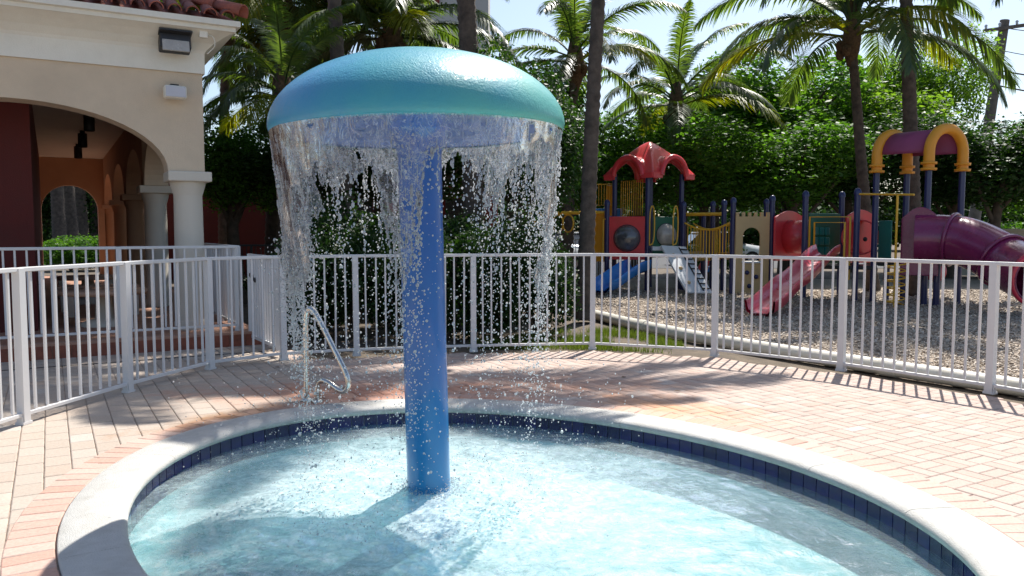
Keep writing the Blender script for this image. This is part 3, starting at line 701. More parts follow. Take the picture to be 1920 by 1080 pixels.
# ------------------------------------------------------------------ arcade building
bd = thing('arcade_building', 'tan stucco arcade with white cornice, round columns and red tile roof', 'building', C0)
def q(a, b, z): return A * a + B * b + Z * z
FR = -.2                                     # front face of the facade wall
SP = 3.8
def arch_poly(x0, x1, z0, z1, cx, hw, zs, rise, n=28):
    pts = [(x0, z0), (x0, z1), (x1, z1), (x1, z0)]
    for i in range(n + 1):
        a = math.pi * i / n; pts.append((cx + hw * math.cos(a), zs + rise * math.sin(a)))
    return pts
WT = .4; ZC = 2.28; ZW = 3.56
# facade bays along A and colonnade bays along B
for k in range(2):
    cx = -2.0 - 4.0 * k
    MB().prism(arch_poly(cx - 2.0, cx + (2.19 if k == 0 else 2.0) - (0 if k else 0), ZC, ZW, cx, 1.74, ZC, .80), q(0, FR, 0), A, Z, B, WT).build('arch_wall', 'beige_stucco', bd)
for k in range(4):
    cx = SP / 2 + SP * k
    MB().prism(arch_poly(cx - SP / 2 + (.2 if k == 0 else 0), cx + SP / 2, ZC, 3.6, cx, 1.62, ZC, .78), q(.19, 0, 0), B, Z, -A, .38).build('arch_wall', 'beige_stucco' if k < 1 else 'orange_bounce_stucco', bd)
EB_ = SP * 4
MB().prism(arch_poly(-1.9, -.2, 0, 3.6, -1.0, .7, 2.05, .75) if False else [(-1.9, .2), (-1.9, 3.6), (-.19, 3.6), (-.19, .2), (-.36, .2)] + [(-1.08 + .72 * math.cos(math.pi * i / 20), 2.1 + .72 * math.sin(math.pi * i / 20)) for i in range(21)] + [(-1.80, .2)], q(0, EB_ - .2, 0), A, Z, B, .3).build('end_wall', 'orange_bounce_stucco', bd)
cprof2 = [(.215, 0), (.215, .1), (.20, .12), (.19, .14), (.187, 1.0), (.180, 1.78), (.183, 1.80), (.215, 1.90), (.225, 1.95), (.225, 1.97)]
for k, (a, b) in enumerate([(0, 0), (-4.0, 0), (0, SP), (0, 2 * SP), (0, 3 * SP), (0, 4 * SP)]):
    col = MB().lathe(cprof2, q(a, b, .18), 36).build('column', 'column_stucco' if k < 3 else 'orange_bounce_stucco', bd)  # far columns: orange bounce light put into the stucco colour
    MB().box(q(a, b, 2.215), (.54, .54, .13), Matrix.Rotation(R(30), 3, 'Z')).build('capital', 'column_stucco' if k < 3 else 'orange_bounce_stucco', col, bevel=.015)
# white beam, flared cornice
L0, L1 = -8.0, .19
cor = [(-.005, 3.56), (-.03, 3.56), (-.03, 3.82), (-.05, 3.86), (-.13, 3.94), (-.24, 4.01), (-.34, 4.06), (-.37, 4.07), (-.37, 4.12), (-.42, 4.13), (-.42, 4.20), (.3, 4.20)]
mb = MB(); vv = []
for (d, z) in cor:           # mitred at the corner: outward d applies to both faces
    e = -d
    vv += [q(L0, FR + d, z), q(L1 + e, FR + d, z), q(L1 + e, EB_, z)]
ff = []
for i in range(len(cor) - 1):
    for j in range(2): a = i * 3 + j; ff.append((a, a + 1, a + 4, a + 3))
mb.add(vv, ff); mb.build('cornice', 'white_trim', bd)
# roof: sloping deck, hip tiles and barrel tiles in courses
mb = MB(); rp = 3.2; rz = 1.35
mb.add([q(L0, FR - .38, 4.20), q(L1 + .38, FR - .38, 4.20), q(L1 + .38, EB_, 4.20), q(L1 + .38 - rp, EB_, 4.20 + rz), q(L1 + .38 - rp, FR - .38 + rp, 4.20 + rz), q(L0, FR - .38 + rp, 4.20 + rz)], [(0, 1, 4, 5), (1, 2, 3, 4)])
roof = mb.build('roof', 'roof_tile', bd)
mb = MB(); prf = [(.085 * math.cos(math.pi * i / 8), .085 * math.sin(math.pi * i / 8)) for i in range(9)]
mb.sweep([(0, 0, 0), (0, .44, .0)], prf, scales=[1.0, .8]); mb.sweep([(0, 0, 0), (0, .44, 0)], [(.07 * math.cos(math.pi * i / 8), .07 * math.sin(math.pi * i / 8)) for i in range(8, -1, -1)], scales=[1.0, .8])
for i in range(8): mb.f.append((i, i + 1, 18 + 7 - i, 18 + 8 - i)); mb.sm.append(False)
tmesh = mb.mesh('roof_tile', 'roof_tile'); slope = math.atan2(rz, rp)
for c in range(26):
    a = L1 + .38 - .12 - c * .21
    for r_ in range(5):
        bb = FR - .44 + r_ * .36 * math.cos(slope)
        if a > L1 + .38 - (bb - (FR - .44)) - .02: continue
        zz = 4.235 + r_ * .36 * math.sin(slope)
        link('barrel_tile', tmesh, roof, q(a, bb, zz), Matrix.Rotation(R(30), 3, 'Z').to_euler() if False else (slope + .03, 0, R(30)))
hd = (-A + B + Z * (rz / rp)).normalized()
for k in range(7):
    st = q(L1 + .45, FR - .45, 4.30) + hd * .4 * k; mb = MB(); mb.sweep([st, st + hd * .46], [(.1 * math.cos(math.pi * i / 8), .1 * math.sin(math.pi * i / 8)) for i in range(-1, 10)], scales=[1.05, .85]); mb.build('hip_tile', 'roof_tile', roof, solid=.018)
for k in range(40):
    b = FR + .1 + k * .21
    link('barrel_tile', tmesh, roof, q(L1 + .44, b, 4.235), (slope + .03, 0, R(120)))
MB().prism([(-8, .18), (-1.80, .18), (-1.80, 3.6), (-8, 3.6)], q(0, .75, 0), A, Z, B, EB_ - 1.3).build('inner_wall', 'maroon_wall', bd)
MB().box(q(-3.9, EB_ / 2, 3.66), (8.0, EB_ - .3, .1), Matrix.Rotation(R(30), 3, 'Z')).build('arcade_ceiling', 'ceiling_white', bd)
# terrace platform the arcade stands on
MB().prism([(-8, -.75), (.75, -.75), (.75, EB_ + .6), (-8, EB_ + .6)], q(0, 0, -.03), A, B, Z, .21).build('terrace', 'terracotta_paving', bd)
for k in range(44):
    a = .65 - k * .2; MB().box(q(a, -.755, .075), (.19, .02, .15), Matrix.Rotation(R(30), 3, 'Z')).build('riser_brick', 'riser_brick', bd)
# things fixed to it
o = thing('wall_floodlight', 'boxy wall pack floodlight with frosted lens under the cornice', 'light', bl(-.16, FR - .12, 3.80), R(30))
MB().box((0, -.06, .08), (.37, .2, .20), Matrix.Rotation(R(-14), 3, 'X')).build('housing', 'dark_metal', o, bevel=.02)
MB().box((.0, -.165, .035), (.32, .03, .145), Matrix.Rotation(R(-14), 3, 'X')).build('lens', 'lens_glass', o, bevel=.008)
MB().box((.0, -.10, .19), (.39, .24, .02), Matrix.Rotation(R(-14), 3, 'X')).build('visor', 'dark_metal', o)
o = thing('junction_box', 'small white junction box with looped cable beside the floodlight', 'box', bl(.17, FR - .28, 4.02), R(30))
MB().box((0, 0, 0), (.1, .08, .1)).build('box_body', 'white_trim', o, bevel=.006)
MB().tube(chaikin([(.05, 0, 0), (.12, -.02, -.02), (.15, -.01, -.13), (.09, .02, -.2), (.05, .03, -.24)], 2), .006, 6).build('cable', 'white_trim', o)
o = thing('wall_speaker', 'white outdoor loudspeaker mounted on the tan wall above the column', 'speaker', bl(-.17, FR - .02, 3.27), R(30))
MB().box((0, -.13, 0), (.27, .16, .165)).build('cabinet', 'white_trim', o, bevel=.03)
MB().box((0, -.212, 0), (.235, .012, .13)).build('grille', 'grey_plastic', o, bevel=.005)
MB().box((0, -.06, .1), (.1, .12, .02)).build('bracket', 'dark_metal', o)
for k, b in enumerate((1.6, 4.6, 7.8, 10.8)):
    o = thing('ceiling_lamp', 'black cylinder lamp under the arcade ceiling, %s from the front arch' % ('nearest', 'second', 'third', 'farthest')[k], 'lamp', bl(-.95, b, 3.61), 0, 'lamps along the arcade ceiling')
    MB().lathe([(.001, 0), (.05, 0), (.05, -.05), (.09, -.06), (.09, -.34), (.08, -.35), (.075, -.30), (.001, -.30)], (0, 0, 0), 20).build('shade', 'play_black', o)
# low round table and benches in the arcade
for k, (a, b, z, rr_) in enumerate(((-1.0, 1.0, .50, .55), (-1.05, 5.0, .50, .5))):
    o = thing('round_table', ('low round tan table on a pedestal just inside the front arch', 'round tan table farther back under the arcade')[k], 'table', bl(a, b, .18))
    MB().lathe([(.001, z), (rr_, z), (rr_ + .01, z - .02), (rr_, z - .06), (.1, z - .07)], (0, 0, 0), 40).build('table_top', 'table_top', o)
    MB().lathe([(.3, 0), (.3, .05), (.12, .1), (.1, z - .06)], (0, 0, 0), 24).build('pedestal', 'column_stucco', o)
for k, (a, b) in enumerate(((-.95, 2.5), (-1.0, 3.5), (-1.0, 6.8))):
    o = thing('stone_bench', ('terracotta bench behind the near round table', 'terracotta bench between the two round tables', 'terracotta bench behind the far round table')[k], 'bench', bl(a, b, .18), R(30))
    MB().box((0, 0, .38), (1.3, .36, .07)).build('seat', 'table_top', o, bevel=.01)
    for s in (-.45, .45): MB().box((s, 0, .17), (.12, .3, .35)).build('leg', 'column_stucco', o, bevel=.01)
# drain slot along the terrace
o = MB().prism([(-8, -1.42), (2.0, -1.42), (2.0, -1.38), (-8, -1.38)], bl(0, 0, -.01), A, B, Z, .014).build('drain_channel', 'dark_metal'); tag(o, 'narrow slotted drain in the paving before the terrace', 'drain')

# ------------------------------------------------------------------ PVC edging pipe, mulch, grass
PIPE = [(.75, 15.4), (1.28, 14.3), (1.9, 12.3), (2.66, 10.55), (3.62, 8.95), (4.62, 7.45), (5.6, 6.0), (6.6, 4.5)]
pr = thing('edging_pipe', 'thick off white pipe laid as edging between mulch and pool fence', 'pipe', (PIPE[0][0], PIPE[0][1], 0)); po = Vector((PIPE[0][0], PIPE[0][1], 0))
pp = chaikin([Vector((x, y, .055)) - po for x, y in PIPE], 2)
MB().tube(pp, .085, 20).build('pipe_run', 'pvc', pr)
for f in (.33, .62, .80):
    i = int(f * len(pp)); t = (pp[i + 1] - pp[i]).normalized(); MB().tube([pp[i] - t * .09, pp[i] + t * .09], .095, 20).build('coupling', 'pvc', pr)
MULCH = [(.9, 15.4), (1.35, 14.2), (1.98, 12.3), (2.74, 10.6), (3.70, 9.0), (4.70, 7.5), (5.7, 6.0), (7, 4), (22, 4), (24, 24), (-2, 26), (-2, 17)]
gx, gy = np.meshgrid(np.linspace(-2, 24, 131), np.linspace(4, 26, 111)); vv = []; idx = {}; ff = []
for j in range(111):
    for i in range(131):
        x, y = gx[j, i], gy[j, i]; vv.append((x, y, -.01 + .025 * noise.noise(Vector((x * .7, y * .7, 0))) + .012 * noise.noise(Vector((x * 3, y * 3, 1)))))
for j in range(110):
    for i in range(130):
        c = (gx[j, i] + .1, gy[j, i] + .1)
        if in_poly(c, MULCH): a = j * 131 + i; ff.append((a, a + 1, a + 132, a + 131))
struct(link('mulch_bed', npmesh('mulch_bed', vv, ff, 'mulch', True)))
ch = []; n = 0
bvx = np.array([(-1, -1, -1), (1, -1, -1), (1, 1, -1), (-1, 1, -1), (-1, -1, 1), (1, -1, 1), (1, 1, 1), (-1, 1, 1)], float) * .5
bfx = np.array([(4, 5, 6, 7), (0, 1, 5, 4), (1, 2, 6, 5), (2, 3, 7, 6), (3, 0, 4, 7)])
V_, F_ = [], []
while n < 30000:
    y = 6 + 14 * random.random() ** 1.5; x = random.uniform(.8, min(16, .75 * y + 1))
    if not in_poly((x, y), MULCH): continue
    M = np.array((Matrix.Rotation(random.uniform(0, 6.3), 3, 'Z') @ Matrix.Rotation(random.gauss(0, .45), 3, 'X') @ Matrix.Rotation(random.gauss(0, .45), 3, 'Y')))
    d = np.array([random.uniform(.016, .048), random.uniform(.008, .018), random.uniform(.004, .009)]) * (1 + .02 * y)
    V_.append((bvx * d) @ M.T + np.array([x, y, .005 + random.random() * .03])); F_.append(bfx + 8 * n); n += 1
tag(link('wood_chips', npmesh('wood_chips', np.concatenate(V_), np.concatenate(F_), 'wood_chip')), 'loose wood chip mulch covering the playground floor', 'mulch', None, 'stuff')
# patch of grass between fence and pipe
V_, F_ = [], []; n = 0
GP = [(-.6, 10.3), (1.0, 10.25), (2.0, 9.95), (2.35, 10.4), (1.75, 12.2), (.9, 12.2), (-.5, 11.2)]
while n < 9000:
    x, y = random.uniform(-.6, 2.4), random.uniform(9.9, 12.2)
    if not in_poly((x, y), GP) or noise.noise(Vector((x * 1.6, y * 1.6, 3))) < -.18 + .3 * random.random(): continue
    a = random.uniform(0, 6.28); h = random.uniform(.025, .075); wv = .004; lx, ly = random.gauss(0, .03), random.gauss(0, .03)
    V_.append(np.array([(x - wv * math.cos(a), y - wv * math.sin(a), -.04), (x + wv * math.cos(a), y + wv * math.sin(a), -.04), (x + lx, y + ly, h)])); F_.append([(3 * n, 3 * n + 1, 3 * n + 2)]); n += 1
tag(link('grass_patch', npmesh('grass_patch', np.concatenate(V_), np.concatenate(F_), 'grass')), 'patch of short green grass behind the pool fence', 'grass', None, 'stuff')

# ------------------------------------------------------------------ play structure
ps = thing('play_structure', 'colourful playground structure with towers, slides, tunnel, bridge and climbing panels', 'play structure', (6.0, 19.0, 0)); PO = Vector((6.0, 19.0, 0))
def L_(p): return Vector(p) - PO
def gpt(px, Y): p = P(px, 433, Y); return Vector((p.x, Y, 0))
def zat(py, Y): return P(960, py, Y).z
def post(px, Y, ztop, r=.064, cap=True):
    p = gpt(px, Y); mb = MB().tube([L_(p) - Z * .05, L_(p) + Z * ztop], r, 14)
    o = mb.build('post', 'navy', ps)
    if cap: MB().lathe([(r + .012, -.06), (r + .012, 0), (r * .9, .045), (r * .5, .07), (.002, .078)], L_(p) + Z * ztop, 16).build('post_cap', 'navy', o)
    return p
def panel(name, p0, p1, z0, z1, mat, th=.035, poly=None, hole=None, bevel=.012, parent=None):
    t = (p1 - p0); w_ = t.length; t.normalize(); n = t.cross(Z)
    poly = poly or [(0, z0), (w_, z0), (w_, z1), (0, z1)]
    return MB().prism(poly, L_(p0) - n * th / 2, t, Z, n, th).build(name, mat, parent or ps, bevel=bevel)
def bubble(p0, p1, zc, r, mat, out, parent, depth=.22):
    t = (p1 - p0).normalized(); n = t.cross(Z) * out; c = L_((p0 + p1) / 2) + Z * zc; mb = MB(); vv = []; ff = []
    for i in range(7):
        a = i / 6 * math.pi / 2
        for j in range(24):
            b = 2 * math.pi * j / 24; vv.append(c + (t * math.cos(b) + Z * math.sin(b)) * r * math.cos(a) + n * (.02 + depth * math.sin(a)))
    for i in range(6):
        for j in range(24): a = i * 24 + j; b = i * 24 + (j + 1) % 24; ff.append((a, b, b + 24, a + 24))
    mb.add(vv, ff, True); o = mb.build('bubble_window', mat, parent)
    MB().tube([c + (t * math.cos(2 * math.pi * j / 24) + Z * math.sin(2 * math.pi * j / 24)) * r + n * .02 for j in range(24)], .014, 6, closed=True).build('bubble_ring', 'dark_metal', o)
def railing(p0, p1, z0, z1, k, r=.010, mat='play_yellow', name='guard_rail'):
    t = p1 - p0; mb = MB(); a, b = L_(p0), L_(p1)
    o = MB().tube([a + Z * z0, a + Z * z1, b + Z * z1, b + Z * z0], r * 1.3, 8, closed=True).build(name, mat, ps)
    me = None
    for i in range(k):
        f = (i + 1) / (k + 1); q_ = a.lerp(b, f); MB().tube([q_ + Z * z0, q_ + Z * z1], r, 6, False).build('baluster', mat, o)
    return o
# roofed tower
tl, tfr, tr_, tb = post(1152, 20.7, 2.95, cap=False), post(1214, 19.9, 2.95, cap=False), post(1277, 20.7, 2.95, cap=False), post(1219, 21.55, 2.95, cap=False)
ctr = (tl + tfr + tr_ + tb) / 4; DK = .92
MB().prism([(-.62, -.62), (.62, -.62), (.62, .62), (-.62, .62)], L_(ctr) + Z * (DK - .08), (tfr - tl).normalized(), (tb - tl).normalized(), Z, .07).build('tower_deck', 'play_black', ps)
# red roof with four arched gables
mb = MB(); n = 44; vv = []; ff = []; e1 = (tfr - tl).normalized(); e2 = (tb - tl).normalized(); S = .80
def roof_h(x, y):
    m_ = max(abs(x), abs(y)); py = .86 * (1 - m_ ** 1.3)
    def ar(t): return .46 * math.sqrt(max(0, 1 - (t / .58) ** 2)) if abs(t) < .58 else 0
    return max(py + .02, ar(y) if abs(x) >= abs(y) else 0, ar(x) if abs(y) >= abs(x) else 0)
for j in range(n + 1):
    for i in range(n + 1):
        x, y = -1 + 2 * i / n, -1 + 2 * j / n; vv.append(L_(ctr) + e1 * x * S + e2 * y * S + Z * (2.88 + roof_h(x, y)))
for j in range(n):
    for i in range(n): a = j * (n + 1) + i; ff.append((a, a + 1, a + n + 2, a + n + 1))
mb.add(vv, ff, True); rf = mb.build('tower_roof', 'play_red', ps, solid=.04)
for sx, sy in ((1, 0), (-1, 0), (0, 1), (0, -1)):
    nn = e1 * sx + e2 * sy; tt = e1 * sy + e2 * sx; pth = [L_(ctr) + nn * S * .99 + tt * S * (.58 * math.cos(math.pi * i / 16)) + Z * (2.88 + .46 * math.sin(math.pi * i / 16)) for i in range(17)]
    MB().tube(pth, .07, 8).build('roof_arch', 'play_red', rf)
    for s2 in (-1, 1): MB().bar(L_(ctr) + nn * S * .98 + tt * S * s2 * .55 + Z * 2.87, L_(ctr) + nn * S * .98 + tt * S * s2 * .98 + Z * 2.87, .05, .14).build('roof_skirt', 'play_red', rf, bevel=.01)
lp = post(1138, 20.2, zat(380, 20.2))
pr_ = panel('red_panel', lp, tfr, .78, 1.86, 'play_red'); bubble(lp, tfr, 1.32, .33, 'bubble', 1, pr_); bubble(lp, tfr, 1.32, .33, 'bubble', -1, pr_, .05)
g0 = gpt(1224, 20.3); g1 = gpt(1272, 20.6); pg_ = panel('green_panel', g0, g1, .9, 1.86, 'play_green'); bubble(g0, g1, 1.40, .29, 'bubble_pale', 1, pg_); bubble(g0, g1, 1.40, .29, 'bubble_pale', -1, pg_, .05)
railing(gpt(1112, 21.3), gpt(1153, 20.9), 2.17, 2.72, 7); railing(gpt(1164, 21.2), gpt(1204, 20.6), 1.90, 2.80, 9)
panel('yellow_infill', gpt(1136, 21.4), gpt(1152, 21.2), 1.9, 2.7, 'play_orange')
panel('blue_panel', gpt(1104, 22), gpt(1166, 21.6), 1.62, 2.1, 'play_blue')
po_ = panel('orange_panel', gpt(1102, 20.6), gpt(1137, 20.3), .72, 1.97, 'play_orange'); 
MB().tube([L_(gpt(1131, 20.1)) + Z * .8, L_(gpt(1131, 20.1)) + Z * 1.78, L_(gpt(1135, 20.1)) + Z * 1.8], .016, 8).build('grab_bar', 'play_yellow', ps)
for px in (1218, 1262):
    p = gpt(px, 19.7); p2 = gpt(px + 9, 19.9); MB().tube(chaikin([L_(p) + Z * 1.15, L_(p) + Z * 2.1, L_(p2) + Z * 2.12, L_(p2) + Z * 1.2, L_(p) + Z * 1.15], 2), .016, 8).build('grab_bar', 'play_yellow', ps)
# ring trek
r0 = post(974, 21.0, zat(379, 21)); r1 = post(1024, 22.2, zat(377, 22.2)); bz = zat(399, 20.6)
ra, rb = gpt(980, 21.0), gpt(1140, 20.3)
beam = MB().tube([L_(ra) + Z * bz, L_(rb) + Z * bz], .045, 10).build('overhead_beam', 'play_yellow', ps)
tv = (rb - ra).normalized(); nv = tv.cross(Z)
for f in (.2, .42, .54, .78):
    c = L_(ra.lerp(rb, f)) + Z * (bz - .27); dv = (tv * .8 + nv * .6).normalized()
    MB().tube([c + (dv * math.cos(2 * math.pi * i / 20) + Z * math.sin(2 * math.pi * i / 20)) * .22 for i in range(20)], .022, 8, closed=True).build('ring', 'play_yellow', beam)
MB().tube(chaikin([L_(gpt(978, 21)) + Z * 1.05, L_(gpt(984, 20.8)) + Z * 1.06, L_(gpt(988, 20.8)) + Z * .6], 2), .02, 8).build('grab_bar', 'play_yellow', ps)
# blue slide at the back left
U = [(-.26, .24), (-.23, .245), (-.20, .08), (-.12, .0), (.12, .0), (.20, .08), (.23, .245), (.26, .24), (.26, .20), (.24, .04), (.14, -.04), (-.14, -.04), (-.24, .04), (-.26, .20)]
sp_ = chaikin([L_(P(1200, 506, 19.9)), L_(P(1186, 510, 19.5)), L_(P(1165, 524, 19.1)), L_(P(1146, 538, 18.8)), L_(P(1132, 544, 18.5)), L_(P(1122, 545, 18.2))], 2)
MB().sweep(sp_, [(a * 1.2, b * 1.1) for a, b in U], True).build('blue_slide', 'play_blue', ps)
# white climbing plank with ladder slots
w0, w1 = P(1262, 462, 19.6), P(1312, 550, 18.6); wd = (w1 - w0); wl = wd.length; wd.normalize(); ws = Vector((.86, .5, 0)); ws = (ws - wd * ws.dot(wd)).normalized(); wnn = wd.cross(ws).normalized()
wp = MB().prism([(-.38, 0), (.38, 0), (.38, wl), (-.38, wl)], L_(w0) - wnn * .03, ws, wd, wnn, .05).build('climbing_plank', 'play_white', ps, bevel=.01)
sgn = 1 if wnn.y < 0 else -1
for i in range(9): MB().box(L_(w0) + wd * (wl * (i + .8) / 9.6) + ws * .24 + wnn * sgn * .035, (.02, .2, .03), Matrix((wd, ws, wnn)).transposed()).build('rung', 'play_black', wp)
MB().box(L_(w0) + wd * wl * .5 + ws * .13 + wnn * sgn * .032, (wl * .92, .025, .02), Matrix((wd, ws, wnn)).transposed()).build('slot', 'play_black', wp)
for f in (.22, .5, .8): MB().lathe([(.05, 0), (.045, .03), (.02, .05), (.001, .052)], (0, 0, 0), 10).build('foothold', 'play_beige', wp).matrix_local = Matrix.Translation(L_(w0) + wd * wl * f - ws * .18 + wnn * sgn * .02) @ Matrix((ws, wd, wnn * sgn)).transposed().to_4x4()
panel('white_step', gpt(1222, 19.7), gpt(1268, 19.7), 1.02, 1.12, 'play_white', .3)
# clatter bridge
bp = [post(1281, 20.3, zat(383, 20.3)), post(1336, 20.9, zat(382, 20.9)), post(1357, 20.0, zat(380, 20)), post(1374, 19.0, zat(376, 19)), post(1436, 20.2, zat(378, 20.2)), post(1447, 19.0, zat(372, 19)), post(1319, 21.6, zat(405, 21.6), cap=False)]
b0, b1 = gpt(1284, 20.2), gpt(1368, 19.1); b2, b3 = gpt(1300, 21.3), gpt(1372, 20.4)
def sag(a, b, z, s, n=14): return [L_(a.lerp(b, i / n)) + Z * (z - s * (1 - (2 * i / n - 1) ** 2)) for i in range(n + 1)]
br = MB().sweep(sag(b0.lerp(b2, .5), b1.lerp(b3, .5), .93, .18), [(-.5, 0), (.5, 0), (.5, .05), (-.5, .05)], True).build('bridge_deck', 'play_beige', ps)
for (a, b) in ((b0, b1), (b2, b3)):
    top = sag(a, b, 1.70, .17); bot = sag(a, b, .95, .18)
    hr_ = MB().tube(top, .024, 8).build('bridge_handrail', 'play_yellow', br)
    for i in range(1, 14): MB().tube([top[i], bot[i]], .011, 6, False).build('baluster', 'play_yellow', br)
MB().tube([L_(gpt(1284, 20.9)) + Z * 1.93, L_(gpt(1360, 20.4)) + Z * 1.93], .045, 8).build('overhead_beam', 'play_yellow', ps)
# castle panel with battlements and window
c0, c1 = gpt(1379, 18.9), gpt(1442, 18.9); cw = (c1 - c0).length; zt = zat(398, 18.9); poly = [(0, 0)]
poly = [(0, .04), (0, zt)]; nb_ = 6; st = cw / (2 * nb_ - 1)
for i in range(nb_):
    x = 2 * i * st
    poly += [(x, zt), (x + st, zt)]
    if i < nb_ - 1: poly += [(x + st, zt - .1), (x + 2 * st, zt - .1)]
poly = poly[:1] + poly[2:] + [(cw, .04)]
wx0, wx1, wz0, wzs = .17, .58, .79, 1.38
win = [(wx0, wz0), (wx1, wz0)] + [((wx0 + wx1) / 2 + (wx1 - wx0) / 2 * math.cos(math.pi * i / 12), wzs + .2 * math.sin(math.pi * i / 12)) for i in range(13)]
half = [(cw / 2, .04)] + [(cw, .04)] + [p for p in reversed(poly[1:-1])] + [(0, .04), (cw / 2, .04)]
hole = [(cw / 2 - .001, .04), ((wx0 + wx1) / 2, wz0)] + [(wx0, wz0), (wx0, wzs)] + [((wx0 + wx1) / 2 - (wx1 - wx0) / 2 * math.cos(math.pi * i / 12), wzs + .2 * math.sin(math.pi * i / 12)) for i in range(1, 12)] + [(wx1, wzs), (wx1, wz0), ((wx0 + wx1) / 2 + .001, wz0)]
cp = panel('castle_panel', c0, c1, 0, 1, 'play_beige', .06, half[:-1] + hole, bevel=0)
tn = (c1 - c0).normalized(); nn = tn.cross(Z)
panel('window_sill', c0 + tn * (wx0 - .02) + nn * .04, c0 + tn * (wx1 + .04) + nn * .04, wz0 - .05, wz0, 'play_white', .05, parent=cp)
for (x, z) in ((.28, .52), (.50, .42), (.34, .2)):
    MB().lathe([(.055, 0), (.05, .04), (.025, .06), (.001, .062)], (0, 0, 0), 10).build('foothold', 'navy', cp).matrix_local = Matrix.Translation(L_(c0) + tn * x + Z * z + nn * .03) @ Matrix((tn, Z, nn)).transposed().to_4x4()
# red crawl tunnel between two red end panels
def tunnel_panel(a, b, z0, z1, name='tunnel_panel'):
    w_ = (b - a).length; pl = [(0, z0), (w_, z0), (w_, z1 - .16)] + [(w_ * (1 - i / 10), z1 - .16 + .16 * math.sin(math.pi * i / 10)) for i in range(1, 10)] + [(0, z1 - .16)]
    return panel(name, a, b, z0, z1, 'play_red', .05, pl)
t0a, t0b = gpt(1452, 18.7), gpt(1506, 19.6); t1a, t1b = gpt(1586, 17.9), gpt(1640, 18.4)
tunnel_panel(t0a, t0b, .80, 1.98); tunnel_panel(t1a, t1b, .78, 1.98)
tc0, tc1 = (t0a + t0b) / 2, (t1a + t1b) / 2
for (c, d_2, ln) in ((tc0, Vector((.75, -.66, 0)), .55), (tc1, Vector((-.4, -.9, 0)), .35)):
    ci = [(.38 * math.cos(2 * math.pi * i / 24), .38 * math.sin(2 * math.pi * i / 24)) for i in range(24)]
    tt_ = MB().sweep([L_(c) + Z * 1.36 - d_2 * .05, L_(c) + Z * 1.36 + d_2 * ln], ci, True).build('crawl_tunnel', 'play_red', ps, solid=.03)
    for s in (.25, .4): MB().lathe([(.05, 0), (.04, .015), (.001, .018)], (0, 0, 0), 12).build('porthole', 'play_black', tt_).matrix_local = Matrix.Translation(L_(c) + Z * 1.32 + d_2 * s + Vector((-.05, -.375, 0))) @ Matrix.Rotation(R(90), 4, 'X')
m0, m1, m2 = post(1509, 17.8, zat(364, 17.8)), post(1577, 18.6, zat(365, 18.6)), post(1606, 17.0, zat(359, 17))
# green play panel with counting tiles, yellow frame, red slide
q0, q1 = gpt(1516, 18.1), gpt(1574, 18.5); gp_ = panel('game_panel', q0, q1, .75, 1.90, 'play_green')
tq = (q1 - q0).normalized(); nq = tq.cross(Z)
for i in range(3):
    for j in range(3): MB().box(L_(q0) + tq * (.18 + .17 * i) + Z * (1.05 + .22 * j) + nq * .04, (.14, .05, .18), Matrix((tq, -nq, Z)).transposed()).build('game_tile', 'play_teal', gp_, bevel=.02)
for (x0, x1, zt_, zb) in ((1518, 1594, 1.80, .45), (1527, 1584, 1.68, .45)):
    a, b = gpt(x0, 17.3), gpt(x1, 17.1); MB().tube([L_(a) + Z * zb, L_(a) + Z * zt_, L_(b) + Z * zt_, L_(b) + Z * zb], .022, 8).build('slide_frame', 'play_yellow', ps)
sp2 = chaikin([L_(P(1552, 478, 17.2)), L_(P(1540, 484, 16.9)), L_(P(1515, 512, 16.2)), L_(P(1495, 532, 15.6)), L_(P(1480, 540, 15.2)), L_(P(1458, 562, 14.7)), L_(P(1440, 580, 14.2)), L_(P(1425, 588, 13.9))], 2)
MB().sweep(sp2, [(a * 1.05, b * .95) for a, b in U], True).build('red_slide', 'slide_red', ps)
panel('platform', gpt(1500, 17.9), gpt(1640, 17.3), .68, .76, 'play_black', 1.0)
# teal panel, fire pole with spiral
panel('teal_panel', gpt(1648, 17.2), gpt(1672, 16.9), .75, 1.72, 'play_teal')
f0 = P(1683, 366, 15.8)
fp = MB().tube([L_((f0.x, f0.y, -.03)), L_(f0)], .024, 8).build('climbing_pole', 'play_yellow', ps)
MB().tube([L_(P(1612, 364, 16.8)), L_(P(1714, 365, 15.6))], .022, 8).build('pole_beam', 'play_yellow', ps)
MB().tube([L_((f0.x, f0.y, .04)) + Vector((.19 * math.cos(a), .19 * math.sin(a), a * .83 / (6 * 2 * math.pi))) for a in np.linspace(0, 12 * math.pi, 160)], .014, 6).build('spiral_step', 'play_yellow', fp)
# arched canopy tower
k0, k1, k2, k3 = post(1737, 16.2, 2.9, cap=False), post(1800, 16.5, 2.9, cap=False), post(1640, 16.9, 2.9, cap=False), post(1697, 17.2, 2.9, cap=False)
def arch_path(a, b, n=20):
    c = (a + b) / 2; t = (b - a).normalized(); r = (b - a).length / 2
    return [L_(a) + Z * 2.72, L_(a) + Z * 2.95] + [L_(c) - t * r * math.cos(math.pi * i / n) + Z * (3.08 + r * 1.08 * math.sin(math.pi * i / n)) for i in range(n + 1)] + [L_(b) + Z * 2.95, L_(b) + Z * 2.72]
for a, b in ((k0, k1), (k2, k3)):
    o = MB().tube(arch_path(a, b), .105, 14).build('canopy_arch', 'play_orange', ps)
    for e in (a, b):
        for z in (2.74, 2.86): MB().lathe([(.1, -.03), (.15, -.025), (.155, .02), (.1, .03)], L_(e) + Z * z, 18).build('collar', 'play_orange', o)
pa, pb = arch_path(k0, k1)[2:-2], arch_path(k2, k3)[2:-2]
